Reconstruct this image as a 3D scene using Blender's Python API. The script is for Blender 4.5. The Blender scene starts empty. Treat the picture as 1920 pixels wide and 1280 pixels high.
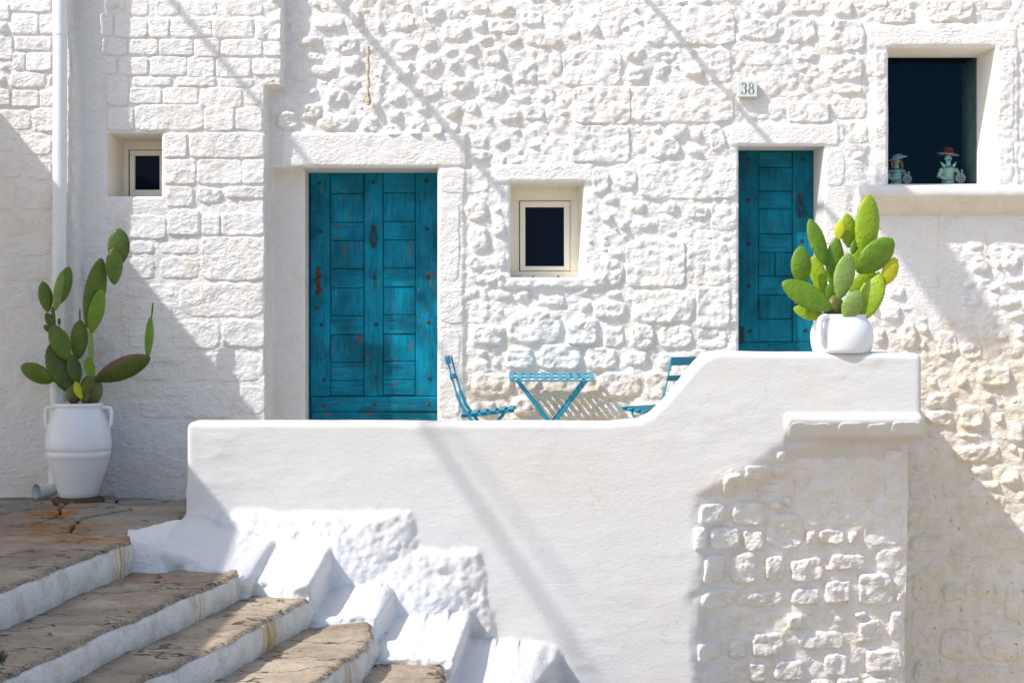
import bpy, math, random
import numpy as np
from mathutils import Vector, Matrix

# ------------------------------------------------------------------ camera, world, sun, exposure
scene = bpy.context.scene
F, DC, PX0, PY0 = 2970.0, 11.0, 960.0, 600.0
cam_d = bpy.data.cameras.new("camera")
cam = bpy.data.objects.new("camera", cam_d)
scene.collection.objects.link(cam)
cam.location = (0, -DC, 0)
cam.rotation_euler = (math.radians(90), 0, 0)
cam_d.sensor_width = 36.0
cam_d.lens = 36.0 * F / 1920.0
cam_d.shift_y = -40.0 / 1920.0
cam_d.clip_start = 0.1
cam_d.clip_end = 2000
scene.camera = cam

SUN = Vector((-1.70, -1.0, 2.03)).normalized()          # towards the sun
world = bpy.data.worlds.new("World")
scene.world = world
world.use_nodes = True
wn = world.node_tree
wn.nodes.clear()
sky = wn.nodes.new("ShaderNodeTexSky")
sky.sky_type = 'NISHITA'
sky.sun_disc = False
sky.sun_elevation = math.asin(SUN.z)
sky.sun_rotation = math.atan2(SUN.x, SUN.y)
sky.air_density = 0.85
sky.dust_density = 1.6
sky.ozone_density = 1.0
bg = wn.nodes.new("ShaderNodeBackground")
bg.inputs[1].default_value = 0.15
wo = wn.nodes.new("ShaderNodeOutputWorld")
wn.links.new(sky.outputs[0], bg.inputs[0])
wn.links.new(bg.outputs[0], wo.inputs[0])

sun_d = bpy.data.lights.new("sun", 'SUN')
sun_d.energy = 3.0
sun_d.angle = math.radians(0.6)
sun_d.color = (1.0, 0.972, 0.945)
sun = bpy.data.objects.new("sun", sun_d)
scene.collection.objects.link(sun)
sun.rotation_euler = SUN.to_track_quat('Z', 'Y').to_euler()
sun.location = SUN * 30

scene.view_settings.view_transform = 'Standard'
scene.view_settings.look = 'None'
scene.view_settings.gamma = 1.0
scene.view_settings.use_curve_mapping = False
scene.view_settings.exposure = 0.59

random.seed(7)
rng = np.random.default_rng(11)

# ------------------------------------------------------------------ helpers
def W(px, py, y):
    d = DC + y
    return Vector(((px - PX0) * d / F, y, -(py - PY0) * d / F))
def X(px, y=0.0): return (px - PX0) * (DC + y) / F
def Z(py, y=0.0): return -(py - PY0) * (DC + y) / F

def _hash(ix, iy, seed):
    h = (ix.astype(np.int64) * 374761393 + iy.astype(np.int64) * 668265263 + seed * 974634777) & 0xFFFFFFFF
    h = ((h ^ (h >> 13)) * 1274126177) & 0xFFFFFFFF
    h = h ^ (h >> 16)
    return (h & 0xFFFFFF) / float(0xFFFFFF)
def vnoise(x, y, seed=0):
    x = np.asarray(x, float); y = np.asarray(y, float)
    ix = np.floor(x); iy = np.floor(y); fx = x - ix; fy = y - iy
    fx = fx * fx * fx * (fx * (fx * 6 - 15) + 10); fy = fy * fy * fy * (fy * (fy * 6 - 15) + 10)
    a = _hash(ix, iy, seed); b = _hash(ix + 1, iy, seed); c = _hash(ix, iy + 1, seed); d = _hash(ix + 1, iy + 1, seed)
    return (a + (b - a) * fx) * (1 - fy) + (c + (d - c) * fx) * fy
def fbm(x, y, scale, octv=4, seed=0, gain=0.5):
    s = 0; a = 1; t = 0
    for k in range(octv):
        th = 0.55 + 1.13 * k; ct, sn = math.cos(th), math.sin(th)
        xx = np.asarray(x) / scale * 2 ** k; yy = np.asarray(y) / scale * 2 ** k
        s = s + a * (vnoise(xx * ct - yy * sn + 17.3 * k, xx * sn + yy * ct - 9.1 * k, seed + k) - 0.5)
        t += a; a *= gain
    return 2 * s / t
def ridged(x, y, scale, octv=3, seed=0):
    s = 0; a = 1; t = 0
    for k in range(octv):
        th = 0.9 + 1.31 * k; ct, sn = math.cos(th), math.sin(th)
        xx = np.asarray(x) / scale * 2 ** k; yy = np.asarray(y) / scale * 2 ** k
        n = vnoise(xx * ct - yy * sn + 3.3 * k, xx * sn + yy * ct, seed + k)
        s = s + a * (1 - np.abs(2 * n - 1) * 1.6); t += a; a *= 0.5
    return s / t
def worley(x, y, scale, seed=0):
    x = np.asarray(x) / scale; y = np.asarray(y) / scale
    ix = np.floor(x); iy = np.floor(y)
    d1 = np.full(x.shape, 9.0); d2 = np.full(x.shape, 9.0)
    for ox in (-1, 0, 1):
        for oy in (-1, 0, 1):
            cx = ix + ox; cy = iy + oy
            qx = cx + _hash(cx, cy, seed); qy = cy + _hash(cx, cy, seed + 5)
            d = np.hypot(x - qx, y - qy)
            nd1 = np.minimum(d1, d); d2 = np.minimum(np.maximum(d1, d), d2); d1 = nd1
    return d1, d2
def sst(t):
    t = np.clip(t, 0, 1); return t * t * (3 - 2 * t)
def smax(a, b, k):
    h = np.clip(0.5 + 0.5 * (a - b) / k, 0, 1)
    return b + (a - b) * h + k * h * (1 - h)

WORLD = {}
def place(o, parent, loc=(0, 0, 0)):
    """link o at world position loc (parents are never rotated when this is used)"""
    loc = Vector(loc); WORLD[o.name] = loc
    if parent is not None:
        o.parent = parent; o.location = loc - WORLD[parent.name]
    else:
        o.location = loc
    return o
def mesh_obj(name, V, Fc, mat=None, parent=None, loc=(0, 0, 0), smooth=True, local=False, attrs=None):
    """V world coordinates unless local; one mesh object"""
    V = np.asarray(V, float).reshape(-1, 3)
    loc = Vector(loc)
    if not local: V = V - np.array(loc)
    me = bpy.data.meshes.new(name)
    if isinstance(Fc, np.ndarray):
        n = len(Fc); k = Fc.shape[1]
        me.vertices.add(len(V)); me.vertices.foreach_set("co", V.ravel())
        me.loops.add(n * k); me.loops.foreach_set("vertex_index", Fc.ravel().astype(np.int32))
        me.polygons.add(n)
        me.polygons.foreach_set("loop_start", np.arange(0, n * k, k, dtype=np.int32))
        me.polygons.foreach_set("loop_total", np.full(n, k, dtype=np.int32))
        me.update(calc_edges=True); me.validate()
    else:
        me.from_pydata([tuple(v) for v in V], [], [tuple(f) for f in Fc]); me.update()
    if attrs:
        for an, av in attrs.items():
            a = me.attributes.new(an, 'FLOAT', 'POINT'); a.data.foreach_set("value", np.asarray(av, np.float32).ravel())
    me.polygons.foreach_set("use_smooth", np.full(len(me.polygons), smooth))
    o = bpy.data.objects.new(name, me)
    scene.collection.objects.link(o)
    if mat: me.materials.append(mat)
    if local:
        o.location = loc
        if parent: o.parent = parent
        WORLD[o.name] = loc + (WORLD.get(parent.name, Vector((0, 0, 0))) if parent else Vector((0, 0, 0)))
    else:
        place(o, parent, loc)
    return o
def empty(name, loc, label=None, cat=None, group=None, kind=None, rz=0):
    o = bpy.data.objects.new(name, None); scene.collection.objects.link(o)
    o.location = loc; o.rotation_euler = (0, 0, rz); o.empty_display_size = 0.1
    WORLD[o.name] = Vector(loc)
    return tag(o, label, cat, group, kind)
def tag(o, label=None, cat=None, group=None, kind=None):
    if label: o["label"] = label
    if cat: o["category"] = cat
    if group: o["group"] = group
    if kind: o["kind"] = kind
    return o

def gridfaces(nu, nv, mask=None):
    i = np.arange(nu - 1)[:, None] * nv + np.arange(nv - 1)[None, :]
    f = np.stack([i, i + nv, i + nv + 1, i + 1], -1)
    if mask is not None: f = f[mask]
    return f.reshape(-1, 4)

class MB:
    def __init__(s): s.v = []; s.f = []
    def add(s, V, Fc):
        n = len(s.v); s.v += [tuple(v) for v in V]; s.f += [tuple(i + n for i in f) for f in Fc]; return s
    def box(s, x0, x1, y0, y1, z0, z1, b=0.0, M=None):
        if b <= 0:
            V = [(x, y, z) for x in (x0, x1) for y in (y0, y1) for z in (z0, z1)]
            Fc = [(0, 1, 3, 2), (4, 6, 7, 5), (0, 4, 5, 1), (2, 3, 7, 6), (0, 2, 6, 4), (1, 5, 7, 3)]
        else:
            V = []; idx = {}
            for i, (x, sx) in enumerate(((x0, 1), (x1, -1))):
                for j, (y, sy) in enumerate(((y0, 1), (y1, -1))):
                    for k, (z, sz) in enumerate(((z0, 1), (z1, -1))):
                        idx[i, j, k, 0] = len(V); V.append((x, y + sy * b, z + sz * b))
                        idx[i, j, k, 1] = len(V); V.append((x + sx * b, y, z + sz * b))
                        idx[i, j, k, 2] = len(V); V.append((x + sx * b, y + sy * b, z))
            Fc = []
            for i in (0, 1): Fc.append([idx[i, 0, 0, 0], idx[i, 0, 1, 0], idx[i, 1, 1, 0], idx[i, 1, 0, 0]][::1 if i == 0 else -1])
            for j in (0, 1): Fc.append([idx[0, j, 0, 1], idx[1, j, 0, 1], idx[1, j, 1, 1], idx[0, j, 1, 1]][::1 if j == 0 else -1])
            for k in (0, 1): Fc.append([idx[0, 0, k, 2], idx[0, 1, k, 2], idx[1, 1, k, 2], idx[1, 0, k, 2]][::1 if k == 0 else -1])
            for i in (0, 1):
                for j in (0, 1):
                    Fc.append([idx[i, j, 0, 0], idx[i, j, 0, 1], idx[i, j, 1, 1], idx[i, j, 1, 0]])
                for k in (0, 1):
                    Fc.append([idx[i, 0, k, 0], idx[i, 0, k, 2], idx[i, 1, k, 2], idx[i, 1, k, 0]])
            for j in (0, 1):
                for k in (0, 1):
                    Fc.append([idx[0, j, k, 1], idx[0, j, k, 2], idx[1, j, k, 2], idx[1, j, k, 1]])
            for i in (0, 1):
                for j in (0, 1):
                    for k in (0, 1): Fc.append([idx[i, j, k, 0], idx[i, j, k, 1], idx[i, j, k, 2]])
            # consistent outward winding
            c = Vector(((x0 + x1) / 2, (y0 + y1) / 2, (z0 + z1) / 2)); F2 = []
            for f in Fc:
                p = [Vector(V[q]) for q in f]; n = (p[1] - p[0]).cross(p[2] - p[0])
                m = sum(p, Vector((0, 0, 0))) / len(p)
                F2.append(tuple(f) if n.dot(m - c) > 0 else tuple(f[::-1]))
            Fc = F2
        if M is not None: V = [M @ Vector(v) for v in V]
        return s.add(V, Fc)
    def bar(s, p, q, w, t, up=Vector((0, 1, 0)), b=0.002):
        """flat bar from p to q, width w across 'up', thickness t along up"""
        p = Vector(p); q = Vector(q); d = (q - p); L = d.length; d.normalize()
        a = d.cross(up).normalized(); u = a.cross(d).normalized()
        M = Matrix(((d.x, a.x, u.x, p.x), (d.y, a.y, u.y, p.y), (d.z, a.z, u.z, p.z), (0, 0, 0, 1)))
        return s.box(0, L, -w / 2, w / 2, -t / 2, t / 2, b, M)
    def tube(s, P, R, n=10, caps=True):
        P = [Vector(p) for p in P]
        if not hasattr(R, '__len__'): R = [R] * len(P)
        base = len(s.v); up = Vector((0, 0, 1)); prev = None
        for i, p in enumerate(P):
            t = (P[min(i + 1, len(P) - 1)] - P[max(i - 1, 0)]).normalized()
            if prev is None:
                a = t.cross(up if abs(t.z) < 0.9 else Vector((1, 0, 0))).normalized()
            else: a = (prev - t * prev.dot(t)).normalized()
            prev = a; b = t.cross(a)
            for k in range(n):
                th = 2 * math.pi * k / n
                s.v.append(tuple(p + (a * math.cos(th) + b * math.sin(th)) * R[i]))
        for i in range(len(P) - 1):
            for k in range(n):
                k2 = (k + 1) % n
                s.f.append((base + i * n + k, base + i * n + k2, base + (i + 1) * n + k2, base + (i + 1) * n + k))
        if caps:
            b0 = len(s.v); s.v += s.v[base:base + n]; s.v += s.v[base + (len(P) - 1) * n:base + len(P) * n]
            s.f.append(tuple(b0 + k for k in range(n))[::-1])
            s.f.append(tuple(b0 + n + k for k in range(n)))
        return s
    def lathe(s, prof, n=48, c=(0, 0, 0)):
        base = len(s.v)
        for r, z in prof:
            for k in range(n):
                th = 2 * math.pi * k / n; s.v.append((c[0] + r * math.cos(th), c[1] + r * math.sin(th), c[2] + z))
        for i in range(len(prof) - 1):
            for k in range(n):
                k2 = (k + 1) % n
                s.f.append((base + i * n + k, base + i * n + k2, base + (i + 1) * n + k2, base + (i + 1) * n + k))
        return s
    def ell(s, c, r, n=14, m=10, M=None):
        base = len(s.v)
        for i in range(m + 1):
            ph = math.pi * i / m
            for k in range(n):
                th = 2 * math.pi * k / n
                v = Vector((r[0] * math.sin(ph) * math.cos(th), r[1] * math.sin(ph) * math.sin(th), -r[2] * math.cos(ph)))
                if M is not None: v = M @ v
                s.v.append(tuple(Vector(c) + v))
        for i in range(m):
            for k in range(n):
                k2 = (k + 1) % n
                s.f.append((base + i * n + k, base + i * n + k2, base + (i + 1) * n + k2, base + (i + 1) * n + k))
        return s
    def build(s, name, mat, parent=None, loc=(0, 0, 0), smooth=True, local=False):
        o = mesh_obj(name, s.v, s.f, mat, parent, loc, smooth, local)
        return o

# ------------------------------------------------------------------ materials
def new_mat(name, rough=0.8, spec=0.3):
    m = bpy.data.materials.new(name); m.use_nodes = True
    nt = m.node_tree; b = nt.nodes["Principled BSDF"]
    b.inputs["Roughness"].default_value = rough
    b.inputs["Specular IOR Level"].default_value = spec
    return m, nt, b
def N(nt, typ, **kw):
    n = nt.nodes.new(typ)
    for k, v in kw.items():
        if k in n.inputs.keys(): n.inputs[k].default_value = v
        else: setattr(n, k, v)
    return n
def coord(nt, kind='pos', scale=(1, 1, 1)):
    if kind == 'pos': src = N(nt, "ShaderNodeNewGeometry").outputs["Position"]
    elif kind == 'obj': src = N(nt, "ShaderNodeTexCoord").outputs["Object"]
    mp = N(nt, "ShaderNodeMapping"); mp.inputs["Scale"].default_value = scale
    nt.links.new(src, mp.inputs[0]); return mp.outputs[0]
def noise(nt, vec, scale, detail=4, rough=0.5, dist=0.0):
    n = N(nt, "ShaderNodeTexNoise", Scale=scale, Detail=detail, Roughness=rough, Distortion=dist)
    nt.links.new(vec, n.inputs["Vector"]); return n.outputs["Fac"]
def ramp(nt, fac, stops):
    r = N(nt, "ShaderNodeValToRGB"); e = r.color_ramp.elements
    while len(e) < len(stops): e.new(0.5)
    for i, (p, c) in enumerate(stops):
        e[i].position = p; e[i].color = (c[0], c[1], c[2], 1) if hasattr(c, '__len__') else (c, c, c, 1)
    nt.links.new(fac, r.inputs[0]); return r.outputs[0]
def mix(nt, fac, a, b, mode='MIX'):
    m = N(nt, "ShaderNodeMix", data_type='RGBA', blend_type=mode)
    for s, v in ((m.inputs[0], fac), (m.inputs[6], a), (m.inputs[7], b)):
        if isinstance(v, bpy.types.NodeSocket): nt.links.new(v, s)
        elif hasattr(v, '__len__'): s.default_value = (v[0], v[1], v[2], 1)
        else: s.default_value = v
    return m.outputs[2]
def math_(nt, op, a, b=0.0, clamp=False):
    m = N(nt, "ShaderNodeMath", operation=op, use_clamp=clamp)
    for s, v in ((m.inputs[0], a), (m.inputs[1], b)):
        if isinstance(v, bpy.types.NodeSocket): nt.links.new(v, s)
        else: s.default_value = v
    return m.outputs[0]
def attr(nt, name):
    a = N(nt, "ShaderNodeAttribute", attribute_name=name); return a.outputs["Fac"]
def bumpn(nt, b, h, dist, strength=1.0, prev=None):
    n = N(nt, "ShaderNodeBump", Strength=strength, Distance=dist)
    nt.links.new(h, n.inputs["Height"])
    if prev is not None: nt.links.new(prev, n.inputs["Normal"])
    nt.links.new(n.outputs[0], b.inputs["Normal"]); return n.outputs[0]

def whitewash(name, white=(0.80, 0.80, 0.795), cream=(0.76, 0.72, 0.64), grain=1.0, dirt=0.3, pale_base=False):
    m, nt, b = new_mat(name, 0.85, 0.2)
    p = coord(nt)
    n1 = noise(nt, p, 1.7, 5, 0.6)
    c = mix(nt, ramp(nt, n1, [(0.42, 0.0), (0.75, 1.0)]), white, cream)
    if pale_base:
        c = mix(nt, attr(nt, 'pale_base'), c, (0.725, 0.72, 0.71))  # base and pier mixed towards a whiter tone
        c = mix(nt, ramp(nt, noise(nt, coord(nt, 'pos', (1, 1, 3)), 2.3, 6, 0.7, 1.0), [(0.50, 0.0), (0.70, 0.45)]), c, (0.66, 0.65, 0.63))
        dn_ = N(nt, "ShaderNodeTexNoise", Scale=2.0, Detail=5.0); nt.links.new(p, dn_.inputs["Vector"])
        ad_ = N(nt, "ShaderNodeVectorMath", operation='ADD'); nt.links.new(p, ad_.inputs[0]); nt.links.new(dn_.outputs["Color"], ad_.inputs[1])
        vr_ = N(nt, "ShaderNodeTexVoronoi", feature='DISTANCE_TO_EDGE', Scale=1.6); nt.links.new(ad_.outputs[0], vr_.inputs["Vector"])
        ck_ = math_(nt, 'MULTIPLY', ramp(nt, vr_.outputs["Distance"], [(0.0, 1.0), (0.005, 0.0)]), ramp(nt, noise(nt, p, 1.9, 2), [(0.50, 0.0), (0.58, 0.5)]))
        c = mix(nt, ck_, c, (0.40, 0.37, 0.33))
    n2 = noise(nt, p, 14, 5, 0.65)
    c = mix(nt, math_(nt, 'MULTIPLY', ramp(nt, n2, [(0.55, 0.0), (0.8, 1.0)]), 0.35), c, (0.70, 0.69, 0.68))
    c = mix(nt, math_(nt, 'MULTIPLY', attr(nt, "stain_bounce"), 0.6), c, (0.80, 0.71, 0.57))  # even tan tint, partly warm bounced light put into the colour
    # tan stains where the limewash has worn (attribute 0..1 steers how many)
    st = attr(nt, "stain_bounce")
    n3 = noise(nt, p, 6.5, 6, 0.65, 0.6)
    thr = math_(nt, 'ADD', n3, math_(nt, 'MULTIPLY', st, 0.30))
    c = mix(nt, math_(nt, 'MULTIPLY', ramp(nt, thr, [(0.62, 0.0), (0.90, 1.0)]), 0.62), c, (0.66, 0.56, 0.40))
    n4 = noise(nt, p, 22, 4, 0.6, 0.3)
    thr2 = math_(nt, 'ADD', n4, math_(nt, 'MULTIPLY', st, 0.13))
    c = mix(nt, ramp(nt, thr2, [(0.775, 0.0), (0.80, 0.8)]), c, (0.40, 0.27, 0.13))
    # thin vertical drip streaks
    ps = coord(nt, 'pos', (38, 1, 1.1))
    n5 = noise(nt, ps, 1.0, 3, 0.6)
    dr = attr(nt, "drip")
    c = mix(nt, math_(nt, 'MULTIPLY', ramp(nt, n5, [(0.60, 0.0), (0.72, 1.0)]), dr), c, (0.70, 0.54, 0.30))
    gr = noise(nt, p, 70, 5, 0.72)
    n6 = noise(nt, p, 130, 2, 0.5)
    c = mix(nt, math_(nt, 'MULTIPLY', ramp(nt, noise(nt, p, 45, 2, 0.5), [(0.70, 0.0), (0.76, 1.0)]), dirt), c, (0.45, 0.42, 0.38))
    nt.links.new(c, b.inputs["Base Color"])
    pb = coord(nt, 'pos', (1, 1, 2.2))
    n7 = noise(nt, pb, 24, 4, 0.6, 0.4)
    pv_ = N(nt, "ShaderNodeVectorMath", operation='ADD'); nt.links.new(coord(nt, 'pos', (1, 1, 1.5)), pv_.inputs[0])
    dv_ = N(nt, "ShaderNodeTexNoise", Scale=9.0, Detail=3.0); nt.links.new(p, dv_.inputs["Vector"])
    sv_ = N(nt, "ShaderNodeVectorMath", operation='SCALE'); sv_.inputs["Scale"].default_value = 0.12; nt.links.new(dv_.outputs["Color"], sv_.inputs[0]); nt.links.new(sv_.outputs[0], pv_.inputs[1])
    vv_ = N(nt, "ShaderNodeTexVoronoi", Scale=30.0); nt.links.new(pv_.outputs[0], vv_.inputs["Vector"])
    k = bumpn(nt, b, n7, 0.0065 * grain)
    hv_ = math_(nt, 'MULTIPLY', vv_.outputs["Distance"], ramp(nt, noise(nt, p, 5.5, 3), [(0.36, 0.25), (0.62, 1.0)]))
    if pale_base: hv_ = math_(nt, 'MULTIPLY', hv_, attr(nt, 'pale_base'))
    if grain > .7 or pale_base: k = bumpn(nt, b, hv_, 0.0062, 1.0, k)
    k = bumpn(nt, b, gr, 0.0048 * grain, 1.0, k)
    bumpn(nt, b, n6, 0.0014 * grain, 1.0, k)
    return m
M_wall = whitewash("limewash_rough", white=(0.775, 0.777, 0.78), cream=(0.77, 0.75, 0.71), grain=1.0)
M_smooth = whitewash("limewash_smooth", white=(0.68, 0.675, 0.67), cream=(0.68, 0.65, 0.60), grain=0.38, dirt=0.10)
M_parapet = whitewash("limewash_parapet", white=(0.635, 0.628, 0.612), cream=(0.63, 0.60, 0.555), grain=0.36, dirt=0.10, pale_base=True)
M_plinth = whitewash("limewash_plinth", white=(0.80, 0.80, 0.80), grain=0.8, dirt=0.3)

def stone_mat(name, c1, c2, c3, grain=1.0):
    m, nt, b = new_mat(name, 0.85, 0.25)
    p = coord(nt)
    n1 = noise(nt, p, 2.6, 6, 0.65, 0.5)
    c = ramp(nt, n1, [(0.3, c1), (0.5, c2), (0.72, c3)])
    n2 = noise(nt, p, 28, 5, 0.7)
    c = mix(nt, ramp(nt, n2, [(0.32, 0.5), (0.48, 0.0)]), c, (0.10, 0.085, 0.06))
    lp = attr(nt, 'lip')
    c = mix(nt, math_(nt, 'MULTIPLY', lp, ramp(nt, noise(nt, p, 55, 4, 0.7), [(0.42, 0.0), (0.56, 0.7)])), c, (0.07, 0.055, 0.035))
    pc = coord(nt, 'pos', (1.0, 2.6, 1))
    cr = N(nt, "ShaderNodeTexVoronoi", feature='DISTANCE_TO_EDGE', Scale=1.3)
    dn = N(nt, "ShaderNodeTexNoise", Scale=3.0, Detail=5.0)
    nt.links.new(pc, dn.inputs["Vector"])
    ad = N(nt, "ShaderNodeVectorMath", operation='ADD'); nt.links.new(pc, ad.inputs[0]); nt.links.new(dn.outputs["Color"], ad.inputs[1])
    nt.links.new(ad.outputs[0], cr.inputs["Vector"])
    crk = ramp(nt, cr.outputs["Distance"], [(0.0, 1.0), (0.022, 0.0)])
    crm = math_(nt, 'MULTIPLY', crk, ramp(nt, noise(nt, p, 3.1, 2), [(0.42, 0.0), (0.52, 1.0)]))
    c = mix(nt, crm, c, (0.04, 0.03, 0.02))
    ru = attr(nt, "rust")
    c = mix(nt, math_(nt, 'MULTIPLY', ru, ramp(nt, noise(nt, p, 9, 5, 0.6), [(0.35, 0.0), (0.6, 1.0)])), c, (0.36, 0.13, 0.02))
    nt.links.new(c, b.inputs["Base Color"])
    k = bumpn(nt, b, noise(nt, p, 11, 6, 0.68), 0.016 * grain)
    k = bumpn(nt, b, noise(nt, p, 90, 3, 0.6), 0.003 * grain, 1.0, k)
    bumpn(nt, b, math_(nt, 'SUBTRACT', 1.0, crm), 0.012, 1.0, k)
    return m
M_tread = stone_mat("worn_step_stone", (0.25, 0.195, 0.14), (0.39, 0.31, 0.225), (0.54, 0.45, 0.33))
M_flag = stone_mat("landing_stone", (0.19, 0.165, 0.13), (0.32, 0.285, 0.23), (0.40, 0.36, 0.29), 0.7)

def riser_mat():
    m, nt, b = new_mat("limewash_riser", 0.85, 0.2)
    p = coord(nt)
    c = mix(nt, ramp(nt, noise(nt, p, 7, 6, 0.65), [(0.45, 0.0), (0.75, 1.0)]), (0.72, 0.71, 0.68), (0.50, 0.46, 0.39))
    c = mix(nt, ramp(nt, noise(nt, p, 50, 5, 0.7), [(0.60, 0.0), (0.70, 0.8)]), c, (0.16, 0.14, 0.11))
    s = attr(nt, "rust")
    ps = coord(nt, 'pos', (30, 30, 0.6))
    c = mix(nt, math_(nt, 'MULTIPLY', s, ramp(nt, noise(nt, ps, 1.6, 3), [(0.42, 0.1), (0.60, 1.0)])), c, (0.52, 0.33, 0.07))
    nt.links.new(c, b.inputs["Base Color"])
    k = bumpn(nt, b, noise(nt, p, 22, 5, 0.65), 0.012)
    bumpn(nt, b, noise(nt, p, 90, 3, 0.6), 0.004, 1.0, k)
    return m
M_riser = riser_mat()

def simple(name, col, rough=0.5, spec=0.4, var=0.12, vscale=8, bump=0.0, bscale=40, metal=0.0):
    m, nt, b = new_mat(name, rough, spec)
    p = coord(nt, 'obj')
    d = tuple(x * (1 - var) for x in col); l = tuple(min(1, x * (1 + var)) for x in col)
    c = ramp(nt, noise(nt, p, vscale, 4, 0.6), [(0.3, d), (0.7, l)])
    nt.links.new(c, b.inputs["Base Color"]); b.inputs["Metallic"].default_value = metal
    if bump: bumpn(nt, b, noise(nt, p, bscale, 3, 0.6), bump)
    return m
M_frame = simple("cream_window_paint", (0.84, 0.80, 0.68), 0.45, 0.4, 0.04)
M_reveal = whitewash("limewash_reveal", white=(0.86, 0.81, 0.72), cream=(0.84, 0.76, 0.62), grain=0.35, dirt=0.1)
M_pvc = simple("white_plastic_pipe", (0.74, 0.76, 0.76), 0.35, 0.5, 0.03)
M_ceramic = simple("white_glazed_ceramic", (0.80, 0.81, 0.83), 0.22, 0.5, 0.015, 3)
M_iron = simple("painted_iron", (0.012, 0.022, 0.026), 0.55, 0.5, 0.5, 60, 0.001, 120)
M_rust = simple("rusty_iron", (0.10, 0.045, 0.025), 0.9, 0.2, 0.6, 50, 0.002, 90)
M_black = simple("black_iron", (0.02, 0.02, 0.02), 0.6, 0.4, 0.2)
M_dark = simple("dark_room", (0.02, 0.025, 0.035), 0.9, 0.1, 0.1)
M_soil = simple("dry_soil", (0.12, 0.08, 0.05), 0.95, 0.1, 0.4, 30, 0.01, 50)

def paint_wood(name, base, dark, wear=0.5, vertical=True):
    m, nt, b = new_mat(name, 0.5, 0.12)
    p = coord(nt)
    sc = (9, 9, 0.9) if vertical else (0.9, 9, 9)
    pg = coord(nt, 'pos', sc)
    g = noise(nt, pg, 5.0, 5, 0.65, 0.5)
    big = noise(nt, p, 3.4, 4, 0.6, 0.3)
    c = mix(nt, ramp(nt, big, [(0.34, 1.0), (0.62, 0.0)]), base, dark)
    c = mix(nt, ramp(nt, g, [(0.33, 0.5), (0.52, 0.0)]), c, tuple(x * 0.4 for x in dark))
    w1 = noise(nt, coord(nt, 'pos', (2, 2, 1) if vertical else (1, 2, 2)), 8.5, 6, 0.7, 0.4)
    c = mix(nt, math_(nt, 'MULTIPLY', ramp(nt, w1, [(0.60, 0.0), (0.68, 1.0)]), wear), c, (0.15, 0.07, 0.03))
    w2 = noise(nt, pg, 11, 5, 0.7)
    c = mix(nt, math_(nt, 'MULTIPLY', ramp(nt, w2, [(0.64, 0.0), (0.74, 1.0)]), wear), c, (0.30, 0.24, 0.15))
    nt.links.new(c, b.inputs["Base Color"])
    k = bumpn(nt, b, g, 0.006)
    bumpn(nt, b, noise(nt, pg, 16, 3, 0.6), 0.002, 1.0, k)
    return m
TEAL, TEALD = (0.001, 0.235, 0.37), (0.001, 0.10, 0.155)
M_doorV = paint_wood("teal_door_paint_upright", TEAL, TEALD, 1.0, True)
M_doorH = paint_wood("teal_door_paint_level", TEAL, TEALD, 1.0, False)
M_door2V = paint_wood("teal_small_door_paint_upright", (0.001, 0.18, 0.27), (0.001, 0.08, 0.12), 0.3, True)
M_door2H = paint_wood("teal_small_door_paint_level", (0.001, 0.18, 0.27), (0.001, 0.08, 0.12), 0.3, False)
M_furn = simple("turquoise_metal_paint", (0.012, 0.25, 0.37), 0.4, 0.5, 0.12, 20)

def glass_dark():
    m, nt, b = new_mat("dark_window_glass", 0.03, 0.06)
    b.inputs["Base Color"].default_value = (0.001, 0.006, 0.020, 1); return m
M_glassd = glass_dark()
def glass_clear():
    m, nt, b = new_mat("clear_window_glass")
    nt.nodes.remove(b)
    t = N(nt, "ShaderNodeBsdfTransparent"); t.inputs[0].default_value = (0.80, 0.90, 0.88, 1)
    g = N(nt, "ShaderNodeBsdfGlossy"); g.inputs["Roughness"].default_value = 0.01; g.inputs["Color"].default_value = (0.25, 0.55, 1.0, 1)
    fr = N(nt, "ShaderNodeFresnel", IOR=1.22)
    mx = N(nt, "ShaderNodeMixShader")
    nt.links.new(fr.outputs[0], mx.inputs[0]); nt.links.new(t.outputs[0], mx.inputs[1]); nt.links.new(g.outputs[0], mx.inputs[2])
    nt.links.new(mx.outputs[0], nt.nodes["Material Output"].inputs[0]); return m
M_glass = glass_clear()

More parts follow.
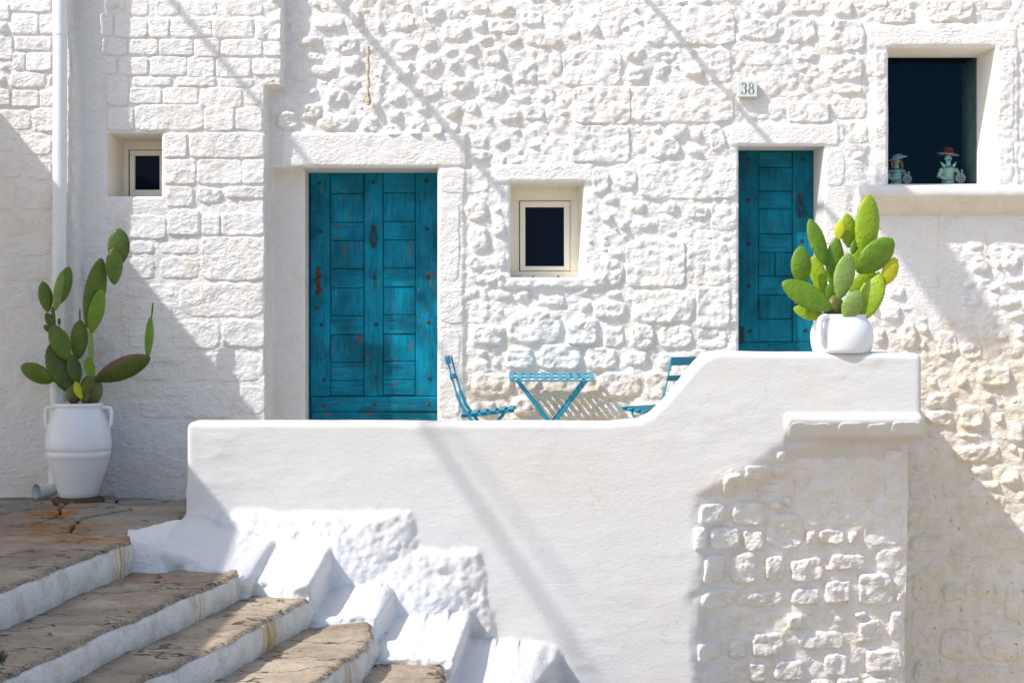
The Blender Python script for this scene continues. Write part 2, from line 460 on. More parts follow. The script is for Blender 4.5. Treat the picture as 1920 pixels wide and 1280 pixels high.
def pad_mat(name, c1, c2, edge=(0.14, 0.08, 0.03), dots=(0.05, 0.06, 0.01), brown=0.0):
    m, nt, b = new_mat(name, 0.45, 0.4)
    p = coord(nt, 'obj')
    c = ramp(nt, noise(nt, p, 13, 5, 0.65), [(0.3, c1), (0.7, c2)])
    c = mix(nt, math_(nt, 'MULTIPLY', ramp(nt, noise(nt, p, 9, 5, 0.7, 0.8), [(0.58, 0.0), (0.72, 1.0)]), 0.45), c, tuple(min(1, a_ * 1.3 + .05) for a_ in (c2[0], c2[1] * .85, c2[2])))
    c = mix(nt, ramp(nt, noise(nt, p, 42, 5, 0.7), [(0.70, 0.0), (0.74, 0.8)]), c, (0.16, 0.10, 0.045))
    pv = coord(nt, 'obj', (1, 0.001, 1))
    v = N(nt, "ShaderNodeTexVoronoi", Scale=48.0); v.inputs["Randomness"].default_value = 0.75
    nt.links.new(pv, v.inputs["Vector"])
    dm = ramp(nt, v.outputs["Distance"], [(0.10, 1.0), (0.19, 0.0)])
    c = mix(nt, math_(nt, 'MULTIPLY', dm, 0.65), c, dots)
    bf = math_(nt, 'ADD', attr(nt, "cork"), brown)
    c = mix(nt, ramp(nt, math_(nt, 'ADD', bf, math_(nt, 'MULTIPLY', noise(nt, p, 34, 4, 0.7), 0.55)), [(0.80, 0.0), (0.98, 1.0)]), c, edge)
    nt.links.new(c, b.inputs["Base Color"])
    b.inputs["Subsurface Weight"].default_value = 0.08
    b.inputs["Subsurface Radius"].default_value = (0.01, 0.02, 0.004)
    k = bumpn(nt, b, ramp(nt, v.outputs["Distance"], [(0.0, 1.0), (0.5, 0.0)]), 0.0022)
    bumpn(nt, b, noise(nt, p, 60, 3, 0.6), 0.0015, 1.0, k)
    return m
M_pad = {
    'g': pad_mat("cactus_green", (0.085, 0.19, 0.008), (0.16, 0.28, 0.012)),
    'l': pad_mat("cactus_lime", (0.19, 0.31, 0.008), (0.30, 0.42, 0.015)),
    'd': pad_mat("cactus_dark_green", (0.040, 0.075, 0.006), (0.070, 0.12, 0.010)),
    'm': pad_mat("cactus_mid_green", (0.065, 0.12, 0.008), (0.11, 0.18, 0.012)),
    'y': pad_mat("cactus_yellow_green", (0.38, 0.42, 0.01), (0.52, 0.50, 0.015), (0.20, 0.09, 0.03)),
    'p': pad_mat("cactus_pale_green", (0.16, 0.26, 0.05), (0.24, 0.35, 0.085)),
    'b': pad_mat("cactus_corky_trunk", (0.10, 0.12, 0.02), (0.17, 0.15, 0.05), (0.11, 0.065, 0.035), brown=0.38),
}

# ------------------------------------------------------------------ house facade
HX0, HX1, HZ0, HZ1 = -5.2, 5.2, -3.15, 4.75
D1, D2, DW, DS, DB = 0.37, 0.29, 0.315, 0.28, 0.33            # recess depths: doors, middle, small and big window
OPEN = {   # x0, x1, z0, z1, depth, (left, right, top, bottom splay at the back)
    'door_big': (X(572, 0.18), X(820, -.01), -1.04, Z(314, -.03), D1, (0.0, 0, 0, 0)),
    'door_small': (X(1385), X(1545), -1.04, Z(274), D2, (0, -0.02, 0, 0)),
    'window_mid': (X(957), X(1095), Z(520), Z(342), DW, (0, -0.035, -0.01, 0)),
    'window_small': (X(201, -.12), X(303, -.12), Z(368, -.12), Z(250, -.12), DS, (0.02, 0, -0.01, 0)),
    'window_big': (X(1665), X(1866), Z(348), Z(90), DB, (0, -0.03, -0.012, 0)),
}
def open_dist(x, z):
    d = np.full(np.shape(x), 9.0)
    for (x0, x1, z0, z1, _, _) in OPEN.values():
        dx = np.maximum(np.maximum(x0 - x, x - x1), 0); dz = np.maximum(np.maximum(z0 - z, z - z1), 0)
        ins = (x >= x0 - 1e-6) & (x <= x1 + 1e-6) & (z >= z0 - 1e-6) & (z <= z1 + 1e-6)
        d = np.minimum(d, np.where(ins, 0, np.hypot(dx, dz)))
    return d
def level(x, z):
    """large steps of the facade: how far its surface stands proud of the main plane"""
    x = np.asarray(x, float); z = np.asarray(z, float)
    j = fbm(x * 0, z, 0.22, 4, 31) * 0.02
    e1 = X(139, -.25) + j - 0.045 * sst((z - 1.55) / 0.5)
    e2 = np.where(z > Z(165), X(527, -.12), X(497, -.12)) + j * 0.5
    w = 0.014
    a = 1 - sst((x - e1) / w); b = 1 - sst((x - e2) / w)
    h = 0.12 * b + 0.13 * a
    strip = sst((x - e2) / w) * (1 - sst((x - X(567, .18)) / 0.006 if False else (x - X(600)) / 0.006)) * (1 - sst((z - Z(318)) / 0.01))
    h = h - 0.18 * strip
    # lintels, quoins, surround of the big window
    def rect(px0, py0, px1, py1, s=0.02):
        x0, x1, z1, z0 = X(px0), X(px1), Z(py0), Z(py1)
        wob = fbm(x, z, 0.3, 3, 77) * 0.012
        return sst((x - x0 + wob) / s) * (1 - sst((x - x1 + wob) / s)) * sst((z - z0 + wob * .5) / s) * (1 - sst((z - z1 + wob) / s))
    h = h + 0.022 * rect(527, 252, 872, 316) + 0.014 * rect(818, 318, 868, 900) + 0.010 * rect(925, 312, 1108, 345)
    h = h + 0.009 * rect(1368, 236, 1568, 275) + 0.014 * rect(1625, 50, 1905, 90, .03) + 0.014 * rect(1636, 88, 1668, 352) + 0.014 * rect(1862, 88, 1906, 352)
    h = h + 0.03 * rect(930, 520, 1130, 545, .035)
    return h
def smooth_zone(x, z):
    """1 where the plaster is smooth"""
    def rect(px0, py0, px1, py1, s=0.05):
        x0, x1, z1, z0 = X(px0), X(px1), Z(py0), Z(py1)
        return sst((x - x0) / s + .5) * (1 - sst((x - x1) / s + .5)) * sst((z - z0) / s + .5) * (1 - sst((z - z1) / s + .5))
    m = np.maximum(rect(145, -60, 200, 395), rect(500, 250, 868, 900))
    m = np.maximum(m, rect(1640, 350, 1900 - 0, 455))
    m = np.maximum(m, rect(1640, 440, 1800, 600, .15))
    m = np.maximum(m, np.maximum(rect(1366, 236, 1570, 275), rect(1636, 50, 1905, 90)))
    m = np.maximum(m, rect(925, 312, 1108, 345))
    m = np.maximum(m, rect(1545, 270, 1590, 520))
    m = np.maximum(m, rect(188, 366, 305, 396))
    m = np.maximum(m, rect(0, 790, 360, 960, .2) * .45)
    m = np.maximum(m, sst((0.55 - open_dist(x, z) / 0.12)))
    return m
def facade_h(x, z):
    x = np.asarray(x, float); z = np.asarray(z, float)
    lv = level(x, z); sm = smooth_zone(x, z)
    ash = 1 - sst((x - X(497)) / .03)                       # coursed left wall: calmer
    rough = (1 - sm) * (1 - 0.62 * ash)
    w1, w2 = worley(x + .03 * fbm(x, z, .1, 2, 4), z * 1.25 + .03 * fbm(x, z, .1, 2, 8), 0.085, 3)
    lump = (0.5 - np.clip(w1, 0, 1)) * 0.016
    n = fbm(x, z, 0.16, 4, 5) * 0.012 + lump + fbm(x, z, 0.035, 3, 9) * 0.006
    h = lv + n * rough - 0.006 * rough + fbm(x, z, 0.35, 3, 12) * 0.010 * (1 - .6 * sm) + fbm(x, z, 0.09, 3, 15) * 0.0035 + fbm(x, z, 0.03, 3, 16, .7) * .0028 * (1 - .8 * sm)
    od = open_dist(x, z)
    h = h * 1.0 - 0.012 * (1 - sst(od / 0.016))
    return h
def facade_stain_bounce(x, z):
    s = 0.28 + 0.62 * sst((x - X(1560)) / 0.5) * sst((Z(560) - z) / 0.5)  # worn stain, plus warm bounced light tinted into the lower right
    s = np.maximum(s, 0.75 * sst((x - X(820)) / .3) * (1 - sst((x - X(1380)) / .3)) * sst((Z(660) - z) / .25))  # warm bounce off the terrace floor, put into the wall colour
    s = np.maximum(s, 0.55 * (1 - sst((x - X(520)) / .3)) * sst((Z(800) - z) / .4))
    return s
def facade_drip(x, z):
    a = sst((x - X(1640)) / .05) * sst((Z(362) - z) / .02) * (1 - sst((Z(470) - z) / .5)) * 0.9
    b = np.exp(-((x - X(1580)) / .10) ** 2) * (1 - sst((Z(330) - z) / .2)) * 0.55
    c = np.exp(-((x - X(1600)) / .012) ** 2) * sst((Z(240) - z) / .1) * (1 - sst((Z(350) - z) / .1)) * 0.8
    return np.maximum(np.maximum(a, b), c)

house = empty("whitewashed_house", (0, 0, -1.2), "whitewashed rubble stone house with two teal doors and three small windows", "house")

def axis(lo, hi, flo, fhi, fine, coarse, extra):
    a = list(np.arange(flo, fhi, fine))
    a += list(np.arange(lo, flo, coarse)) + list(np.arange(fhi, hi + coarse / 2, coarse))
    a = np.array(sorted(a)); ex = np.array(sorted(extra))
    keep = np.ones(len(a), bool)
    for e in ex: keep &= np.abs(a - e) > fine * 0.45
    return np.array(sorted(list(a[keep]) + list(ex)))
ox = [v for o in OPEN.values() for v in o[:2]]; oz = [v for o in OPEN.values() for v in o[2:4]]
gx = axis(HX0, HX1, -3.66, 3.66, 0.0105, 0.06, set(ox)); gz = axis(HZ0, HZ1, -2.62, 2.36, 0.0105, 0.06, set(oz))
GX, GZ = np.meshgrid(gx, gz, indexing='ij')
GH = facade_h(GX, GZ)
Vw = np.stack([GX, -GH, GZ], -1)
cx = (gx[:-1] + gx[1:]) / 2; cz = (gz[:-1] + gz[1:]) / 2
CX, CZ = np.meshgrid(cx, cz, indexing='ij')
fm = np.ones(CX.shape, bool)
for (x0, x1, z0, z1, _, _) in OPEN.values():
    fm &= ~((CX > x0) & (CX < x1) & (CZ > z0) & (CZ < z1))
Fw = gridfaces(len(gx), len(gz), fm)
wall = mesh_obj("wall", Vw, Fw, M_wall, house, (0, 0, -1.2),
                attrs={"stain_bounce": facade_stain_bounce(GX, GZ), "drip": facade_drip(GX, GZ)})
# the rest of the house behind its facade (sides, top, back)
c = MB()
V = [(x, y, z) for x in (HX0, HX1) for y in (-.02, 4.6) for z in (HZ0, HZ1)]
c.add(V, [(0, 1, 3, 2), (4, 6, 7, 5), (2, 3, 7, 6), (0, 2, 6, 4), (1, 5, 7, 3)])
c.build("house_body", M_dark, house, (0, 0, -1.2), smooth=False)

# reveals: jambs, head and sill of each opening run back from the wall's edge
for key, (x0, x1, z0, z1, dep, sp) in OPEN.items():
    V = []; Fc = []
    def strip(front, back, nd=5):
        n0 = len(V); n = len(front)
        for i in range(n):
            for k in range(nd + 1):
                t = k / nd
                p = front[i] * (1 - t) + back[i] * t
                wob = 0.004 * float(fbm(p[0] + p[1] * 3, p[2] + p[1] * 2, .12, 2, 3)) * math.sin(math.pi * t)
                V.append((p[0] + wob, p[1], p[2] + wob))
        for i in range(n - 1):
            for k in range(nd):
                a = n0 + i * (nd + 1) + k
                Fc.append((a, a + 1, a + nd + 2, a + nd + 1))
    zs = [z for z in gz if z0 - 1e-6 <= z <= z1 + 1e-6]; xs = [x for x in gx if x0 - 1e-6 <= x <= x1 + 1e-6]
    zs = zs[::3] + ([zs[-1]] if (len(zs) - 1) % 3 else []); xs = xs[::3] + ([xs[-1]] if (len(xs) - 1) % 3 else [])
    def fr(x, z): return np.array((x, -float(facade_h(np.array([x]), np.array([z]))[0]) + 0.002, z))
    bz = lambda z: z0 + sp[3] + (z - z0) / (z1 - z0) * (z1 + sp[2] - z0 - sp[3])
    bx = lambda x: x0 + sp[0] + (x - x0) / (x1 - x0) * (x1 + sp[1] - x0 - sp[0])
    strip([fr(x0, z) for z in zs], [np.array((bx(x0), dep + .03, bz(z))) for z in zs])
    strip([fr(x1, z) for z in zs][::-1], [np.array((bx(x1), dep + .03, bz(z))) for z in zs][::-1])
    strip([fr(x, z1) for x in xs], [np.array((bx(x), dep + .03, bz(z1))) for x in xs])
    strip([fr(x, z0) for x in xs][::-1], [np.array((bx(x), dep + .03, bz(z0))) for x in xs][::-1])
    mesh_obj("reveal", V, Fc, M_reveal if 'window' in key else M_smooth, wall, (0, 0, -1.2))

# ---- individual stones
def patch(spec, hfun, yplane, kind, seed):
    """one stone: a bulging patch standing out of the surface hfun"""
    x0, z0, x1, z1 = spec
    cx_, cz_ = (x0 + x1) / 2, (z0 + z1) / 2; hx, hz = (x1 - x0) / 2, (z1 - z0) / 2
    step = 0.0088
    nx = max(7, min(80, int(2.4 * hx / step))); nz = max(7, min(54, int(2.4 * hz / step)))
    u = np.linspace(-1.2, 1.2, nx); v = np.linspace(-1.2, 1.2, nz)
    U, Vv = np.meshgrid(u, v, indexing='ij'); Xs = cx_ + U * hx; Zs = cz_ + Vv * hz
    pw, prot, we, wr = {'A': (6.5, .0125, .009, .04), 'F': (7.0, .0155, .010, .04), 'R': (2.9, .026, .040, .18),
                        'L': (4.5, .0055, .016, .07), 'P': (5.0, .030, .018, .09), 'B': (3.6, .029, .026, .11), 'G': (3.2, .016, .022, .12)}[kind]
    prot *= 0.75 + 0.5 * random.random()
    wb = 0.035
    du = wr * fbm(Xs, Zs, 0.11, 3, seed) * (wb / max(hx, .03) + .35); dv = wr * fbm(Xs, Zs, 0.11, 3, seed + 40) * (wb / max(hz, .03) + .35)
    uu = np.abs(U + du * 2.2); vv = np.abs(Vv + dv * 2.2)
    r = (uu ** pw + vv ** pw) ** (1 / pw)
    d = (1.04 - r) * min(hx, hz)
    prof = sst(np.clip(d / we, 0, 1))
    tilt = (random.uniform(-.4, .4) * U + random.uniform(-.3, .5) * Vv) * prot * .5
    n = fbm(Xs, Zs, 0.09, 4, seed + 7) * {'A': .003, 'F': .003, 'R': .009, 'P': .009, 'L': .0025, 'B': .007, 'G': .007}[kind] \
        + ridged(Xs, Zs, 0.07, 3, seed + 9) * {'A': .002, 'F': .002, 'R': .0045, 'P': .007, 'L': .001, 'B': .004, 'G': .0045}[kind] \
        + fbm(Xs, Zs, 0.028, 3, seed + 3, .7) * (.0045 if kind in 'RBGP' else .0020) - (.004 if kind in 'RBGP' else .0018) * sst((ridged(Xs, Zs, .05, 2, seed + 21) - .55) / .3)
    base = hfun(Xs, Zs)
    h = base - .011 + (prot + .011 + tilt + n) * prof
    h = np.where(d < -0.004, base - .02, h)
    ok = (r[:-1, :-1] < 1.16) | (r[1:, 1:] < 1.16)
    return Xs, Zs, h, ok, cx_, cz_
def add_stone(spec, hfun, yplane, kind, parent, mat, seed, name="stone", stain_bounce=None, drip=None, clip=True, group=None):
    Xs, Zs, h, ok, cx_, cz_ = patch(spec, hfun, yplane, kind, seed)
    if clip:
        Cx = (Xs[:-1, :-1] + Xs[1:, 1:]) / 2; Cz = (Zs[:-1, :-1] + Zs[1:, 1:]) / 2
        for (a0, a1, b0, b1, _, _) in OPEN.values():
            ok &= ~((Cx > a0 - .012) & (Cx < a1 + .012) & (Cz > b0 - .012) & (Cz < b1 + .012))
    V = np.stack([Xs, yplane - h, Zs], -1); Fc = gridfaces(Xs.shape[0], Xs.shape[1], ok)
    if len(Fc) == 0: return None
    at = {"stain_bounce": (stain_bounce(Xs, Zs) if stain_bounce else Xs * 0), "drip": (drip(Xs, Zs) if drip else Xs * 0)}
    if parent is None: return V.reshape(-1, 3), Fc, at
    used = np.unique(Fc); remap = np.full(Xs.size, -1); remap[used] = np.arange(len(used))
    at = {k: np.asarray(v).ravel()[used] for k, v in at.items()}
    ctr = (cx_, yplane - float(h[h.shape[0] // 2, h.shape[1] // 2]), cz_)
    return mesh_obj(name, V.reshape(-1, 3)[used], remap[Fc], mat, parent, ctr, attrs=at)

def T(ox_, oy_, f, rows):
    return [(ox_ + a / f, oy_ + b / f, ox_ + c_ / f, oy_ + d / f, k) for (a, b, c_, d, k) in rows]
STONES = []
# coursed wall, left
STONES += T(0, 0, 2.976, [(-20, 20, 55, 110, 'A'), (60, -40, 290, 70, 'A'), (-20, 115, 55, 200, 'A'), (70, 80, 215, 195, 'A'), (222, 80, 300, 195, 'A'), (-20, 205, 70, 335, 'A'), (80, 205, 290, 285, 'A'), (72, 295, 142, 395, 'A'), (146, 295, 290, 395, 'A'), (-20, 345, 50, 395, 'A'),
    (-20, 400, 40, 490, 'A'), (55, 405, 250, 490, 'A'), (258, 405, 300, 490, 'A'), (65, 505, 215, 595, 'A'), (222, 500, 300, 595, 'A'), (-20, 500, 58, 595, 'A'), (-20, 605, 180, 730, 'L'), (190, 605, 300, 735, 'A'), (-20, 740, 80, 860, 'L'), (90, 740, 295, 870, 'L'), (-20, 870, 130, 1000, 'L'), (140, 880, 300, 1010, 'L'), (-20, 1015, 90, 1180, 'L'), (100, 1020, 300, 1180, 'L'),
    (382, 290, 424, 405, 'A'), (382, 420, 426, 590, 'A'), (382, 605, 430, 740, 'A'), (380, 750, 424, 860, 'A'), (378, 875, 420, 1010, 'A'),
    (560, 5, 690, 65, 'G'), (700, -10, 840, 95, 'L'), (850, -10, 1010, 95, 'L'), (1015, -10, 1230, 90, 'L'), (1240, -10, 1480, 95, 'L'),
    (560, 75, 632, 205, 'A'), (640, 105, 825, 210, 'A'), (832, 105, 945, 210, 'A'), (952, 105, 1180, 208, 'A'), (1187, 105, 1415, 212, 'A'), (1425, 105, 1582, 225, 'A'),
    (565, 215, 716, 308, 'A'), (722, 222, 885, 312, 'A'), (890, 222, 1080, 312, 'A'), (1085, 215, 1225, 318, 'A'), (1232, 222, 1465, 315, 'A'), (1470, 232, 1585, 315, 'A'),
    (580, 315, 652, 412, 'A'), (662, 322, 830, 420, 'A'), (838, 318, 1045, 422, 'A'), (1048, 318, 1196, 430, 'A'), (1205, 325, 1405, 430, 'A'), (1410, 330, 1575, 420, 'A'),
    (600, 425, 718, 595, 'A'), (733, 430, 970, 485, 'A'), (978, 428, 1208, 486, 'A'), (1215, 438, 1425, 488, 'A'), (723, 492, 905, 580, 'A'), (913, 490, 1105, 584, 'A'), (1115, 490, 1352, 600, 'A'), (1360, 495, 1462, 598, 'L'),
    (600, 603, 746, 730, 'A'), (755, 585, 1135, 728, 'A'), (1145, 600, 1310, 732, 'A'), (1318, 605, 1466, 728, 'A'),
    (918, 745, 1045, 880, 'A'), (1060, 742, 1476, 882, 'A'), (918, 890, 1092, 1030, 'A'), (1100, 888, 1347, 1030, 'A'), (1356, 888, 1478, 1028, 'A'),
    (930, 1042, 1078, 1150, 'A'), (1085, 1038, 1250, 1140, 'G'), (1262, 1040, 1476, 1108, 'A')])
STONES += T(0, 400, 2.328, [(-10, 10, 190, 100, 'L'), (30, 108, 230, 190, 'L'), (-10, 195, 215, 300, 'L'), (-10, 310, 150, 420, 'L'), (340, 120, 460, 180, 'L'), (345, 190, 500, 300, 'L'),
    (470, -20, 545, 95, 'L'), (550, 10, 722, 110, 'A'), (555, 118, 685, 180, 'L'), (690, 118, 880, 182, 'L'), (735, -15, 870, 95, 'A'), (885, 5, 960, 95, 'A'), (968, 0, 1155, 96, 'A'),
    (885, 105, 1156, 290, 'A'), (690, 188, 876, 290, 'L'), (525, 190, 683, 292, 'L'), (540, 300, 638, 370, 'L'), (645, 303, 772, 370, 'L'), (780, 300, 1160, 456, 'L'), (515, 378, 768, 470, 'L'),
    (740, 468, 966, 595, 'L'), (975, 468, 1160, 580, 'A'), (550, 490, 725, 595, 'L'), (790, 602, 1160, 738, 'L'), (650, 610, 780, 660, 'L'), (560, 670, 780, 735, 'L'), (690, 745, 845, 805, 'L'), (855, 750, 1035, 850, 'L'), (1040, 745, 1160, 880, 'L'),
    (545, 745, 680, 800, 'L'), (780, 812, 1030, 900, 'L'), (600, 810, 770, 900, 'L')])
# rubble over the big door
STONES += T(500, 0, 2.976, [(235, 60, 470, 188, 'R'), (145, 190, 330, 275, 'R'), (330, 190, 540, 305, 'R'), (180, 275, 350, 355, 'R'), (205, 360, 420, 440, 'R'), (400, 300, 555, 405, 'R'), (410, 420, 530, 522, 'R'), (200, 480, 310, 556, 'R'), (310, 490, 455, 600, 'R'), (60, 610, 190, 745, 'R'), (180, 570, 330, 690, 'R'), (270, 625, 520, 745, 'R'), (520, 650, 630, 745, 'G'), (640, 690, 775, 770, 'G'), (450, 40, 545, 150, 'R'), (590, 60, 658, 212, 'R'),
    (700, 60, 850, 190, 'R'), (860, 30, 990, 120, 'G'), (690, 215, 850, 322, 'R'), (850, 200, 960, 290, 'R'), (690, 330, 822, 445, 'R'), (826, 300, 1000, 425, 'R'), (1000, 325, 1085, 410, 'R'), (960, 120, 1130, 240, 'R'), (1130, 85, 1235, 192, 'R'), (1160, 185, 1290, 252, 'R'), (965, 245, 1085, 318, 'R'), (1090, 235, 1192, 305, 'R'), (1195, 262, 1350, 372, 'R'), (1090, 310, 1190, 368, 'R'), (820, 432, 1002, 560, 'R'), (1000, 430, 1172, 545, 'R'), (665, 512, 790, 592, 'R'), (650, 596, 780, 682, 'R'), (790, 560, 935, 650, 'R'), (985, 570, 1090, 665, 'R'), (1092, 560, 1200, 650, 'R'), (1180, 455, 1335, 560, 'G'), (1205, 622, 1270, 690, 'R'), (1278, 580, 1425, 692, 'R'), (1425, 580, 1560, 682, 'G'), (1385, 335, 1515, 465, 'G'), (1282, 392, 1382, 462, 'R'),
    (1222, 100, 1420, 200, 'G'), (1000, 40, 1120, 115, 'G'), (1130, 10, 1260, 80, 'G'), (1270, 20, 1400, 95, 'G'), (1410, 60, 1560, 150, 'G'), (1310, 185, 1430, 275, 'R'), (1430, 160, 1665, 278, 'R'), (1665, 150, 1765, 242, 'R'), (1780, 120, 1872, 215, 'R'), (780, 655, 900, 775, 'R'), (900, 690, 1000, 775, 'R'), (1005, 680, 1080, 765, 'R'), (1120, 755, 1250, 830, 'G'), (1255, 760, 1372, 830, 'R'), (1290, 860, 1352, 930, 'R'), (1130, 835, 1265, 905, 'G'), (1370, 510, 1492, 580, 'R'), (1500, 480, 1622, 578, 'G'), (1560, 290, 1655, 430, 'G'), (1345, 705, 1435, 750, 'R'), (1445, 700, 1550, 745, 'G')])
# ashlar and rubble, centre right
STONES += T(1000, 0, 2.976, [(170, 285, 488, 478, 'F'), (225, 484, 538, 690, 'F'), (205, 698, 535, 905, 'F'), (485, 255, 638, 345, 'R'), (635, 40, 1118, 250, 'F'), (640, 270, 820, 345, 'G'), (510, 360, 642, 465, 'R'), (652, 350, 768, 442, 'R'), (770, 340, 832, 385, 'R'), (838, 340, 968, 445, 'R'), (545, 482, 1112, 682, 'F'), (975, 265, 1115, 470, 'L'), (1132, 100, 1385, 225, 'G'), (1392, 90, 1590, 242, 'G'), (1410, -20, 1640, 82, 'G'), (1200, -20, 1405, 90, 'L'), (1132, 235, 1440, 372, 'L'), (1440, 280, 1615, 345, 'G'), (1190, 570, 1412, 672, 'L'), (1420, 570, 1650, 682, 'F'), (1270, 400, 1560, 545, 'L'),
    (1640, 100, 1852, 292, 'G'), (1655, -10, 1790, 95, 'G'), (1620, 300, 1850, 460, 'G'), (1665, 462, 1860, 532, 'G'), (1660, 540, 1870, 668, 'L'), (1672, 680, 1742, 808, 'L'), (1750, 672, 1870, 810, 'L'),
    (640, 692, 732, 752, 'R'), (738, 690, 870, 780, 'R'), (872, 705, 960, 795, 'R'), (970, 700, 1082, 850, 'G'), (620, 760, 832, 888, 'G'), (840, 810, 960, 880, 'R'), (592, 898, 1138, 1108, 'F'), (318, 920, 432, 1100, 'G'), (432, 930, 600, 1072, 'R'), (985, 1112, 1140, 1290, 'L'), (370, 1080, 500, 1152, 'R'), (510, 1110, 640, 1200, 'R'), (560, 1205, 700, 1285, 'R'), (368, 1172, 452, 1255, 'R'), (700, 1122, 830, 1205, 'R'), (832, 1130, 982, 1225, 'G'), (470, 1215, 552, 1290, 'R'), (1620, 822, 1742, 1050, 'L'), (1756, 832, 1872, 900, 'L'), (640, 905 - 880, 700, 30, 'R')])
STONES += T(800, 480, 3.2, [(62, 188, 382, 410, 'L'), (65, 420, 207, 690, 'L'), (65, 700, 207, 985, 'L'), (62, -360, 205, 180, 'L'), (220, 20, 500, 182, 'R'), (385, 190, 520, 290, 'R'), (400, 295, 470, 350, 'R'), (530, 200, 640, 300, 'R'), (480, 322, 812, 535, 'B'), (255, 402, 472, 542, 'B'), (270, 545, 372, 612, 'R'), (380, 530, 455, 600, 'R'), (245, 605, 402, 722, 'R'), (385, 605, 450, 680, 'R'), (460, 545, 652, 692, 'B'), (660, 520, 942, 692, 'B'), (942, 538, 1156, 690, 'B'), (828, 370, 1042, 545, 'B'), (650, 225, 870, 322, 'R'), (880, 190, 1010, 258, 'R'), (900, 256, 1000, 350, 'R'), (970, 262, 1212, 382, 'B'), (1020, 188, 1200, 258, 'R'), (1048, 408, 1195, 552, 'B'), (1205, 405, 1378, 556, 'B'), (1160, 560, 1370, 672, 'R'), (1382, 412, 1600, 566, 'G'), (1605, 432, 1815, 566, 'L'), (1380, 575, 1480, 680, 'G'),
    (1215, 192, 1612, 408, 'B'), (1625, 192, 1816, 430, 'F'), (970, 20, 1197, 182, 'G'), (1200, -95, 1540, 178, 'F'), (1545, -95, 1818, 180, 'L'), (265, 690, 540, 852, 'B'), (1010, 690, 1300, 858, 'B'), (1302, 690, 1485, 862, 'G'), (250, 855, 450, 965, 'R'), (480, 832, 692, 975, 'R'), (560, 720, 690, 820, 'G'), (700, 890, 940, 990, 'G'), (950, 890, 1190, 990, 'G'), (1220, 870, 1405, 980, 'R'), (1410, 880, 1600, 980, 'G')])
STONES += T(500, 280, 2.37, [(880, 215, 990, 330, 'R'), (885, 335, 995, 470, 'R'), (1000, 290, 1072, 420, 'R'), (880, 475, 1000, 560, 'R'), (1000, 440, 1075, 560, 'R'), (762, 84, 1000, 200, 'L')])
# round the big window and to the right of the terrace
STONES += T(1400, 0, 2.977, [(652, -20, 800, 60, 'G'), (690, 30, 960, 138, 'G'), (965, -10, 1285, 132, 'G'), (1295, -10, 1498, 60, 'L'), (1512, 130, 1600, 310, 'G'), (1515, 330, 1600, 470, 'G'), (1510, 500, 1600, 640, 'R'), (1512, 660, 1600, 800, 'G'), (1510, 820, 1600, 960, 'G'), (1395, 290, 1500, 745, 'L'), (1397, 762, 1500, 1035, 'L'), (672, 275, 782, 438, 'L'), (682, 445, 790, 1030, 'L')])
STONES += T(1540, 260, 3.555, [(950, 680, 1110, 762, 'R'), (1112, 702, 1232, 752, 'R'), (1075, 757, 1142, 802, 'R'), (980, 782, 1132, 912, 'R'), (1200, 740, 1345, 902, 'R'), (1058, 915, 1152, 967, 'R'), (1132, 802, 1198, 900, 'R'), (1240, 700, 1400, 740, 'R'), (1100, 968, 1200, 1030, 'R'), (1195, 905, 1360, 1000, 'R'), (1150, 1030, 1350, 1135, 'R'), (1230, 1140, 1400, 1220, 'R'), (430, 970, 570, 1085, 'R'), (310, 1095, 380, 1180, 'R'), (385, 1100, 545, 1235, 'R'), (500, 1105, 640, 1165, 'R'), (600, 1165, 740, 1240, 'R'), (640, 900, 800, 1000, 'L'), (920, 930, 1050, 1010, 'L'), (900, 1040, 1080, 1130, 'G')])
STONES += T(1540, 600, 3.555, [(335, 30, 442, 175, 'R'), (440, 35, 522, 100, 'R'), (520, 10, 642, 212, 'B'), (645, 20, 735, 112, 'R'), (650, 120, 702, 202, 'R'), (760, 60, 912, 250, 'G'), (920, 150, 1095, 262, 'G'), (1040, 300, 1275, 452, 'B'), (690, 360, 790, 472, 'R'), (690, 480, 885, 590, 'B'), (690, 592, 902, 712, 'B'), (690, 722, 842, 802, 'R'), (912, 560, 1100, 722, 'B'), (870, 745, 1102, 812, 'R'), (850, 822, 1225, 952, 'B'), (1060, 470, 1152, 560, 'R'), (1130, 592, 1242, 702, 'R'), (1242, 680, 1360, 832, 'B'), (970, 960, 1165, 1052, 'R'), (1060, 1060, 1205, 1150, 'R'), (1140, 1150, 1205, 1255, 'R'), (1190, 1000, 1351, 1112, 'R'), (1295, 1120, 1380, 1225, 'R'), (1305, 832, 1380, 935, 'R'), (880, 360, 1002, 452, 'R'), (1110, 60, 1250, 150, 'G'), (1280, 20, 1380, 140, 'R')])
STONES += T(1500, 640, 2.0, [(410, 490, 520, 600, 'L'), (530, 480, 690, 590, 'L'), (400, 720, 540, 792, 'G'), (545, 790, 642, 852, 'G'), (420, 860, 520, 980, 'L'), (530, 905, 602, 980, 'G'), (610, 902, 702, 962, 'G'), (715, 885, 762, 962, 'G'), (700, 690, 832, 782, 'G'), (400, 620, 500, 700, 'L'), (560, 610, 690, 700, 'L'), (415, 990, 510, 1180, 'L'), (520, 1072, 662, 1200, 'G'), (670, 1080, 850, 1200, 'G'), (765, 900, 850, 1062, 'G'), (640, 800, 762, 880, 'L'), (420, 1190, 560, 1300, 'G'), (580, 1210, 850, 1300, 'G')])
mapped = []
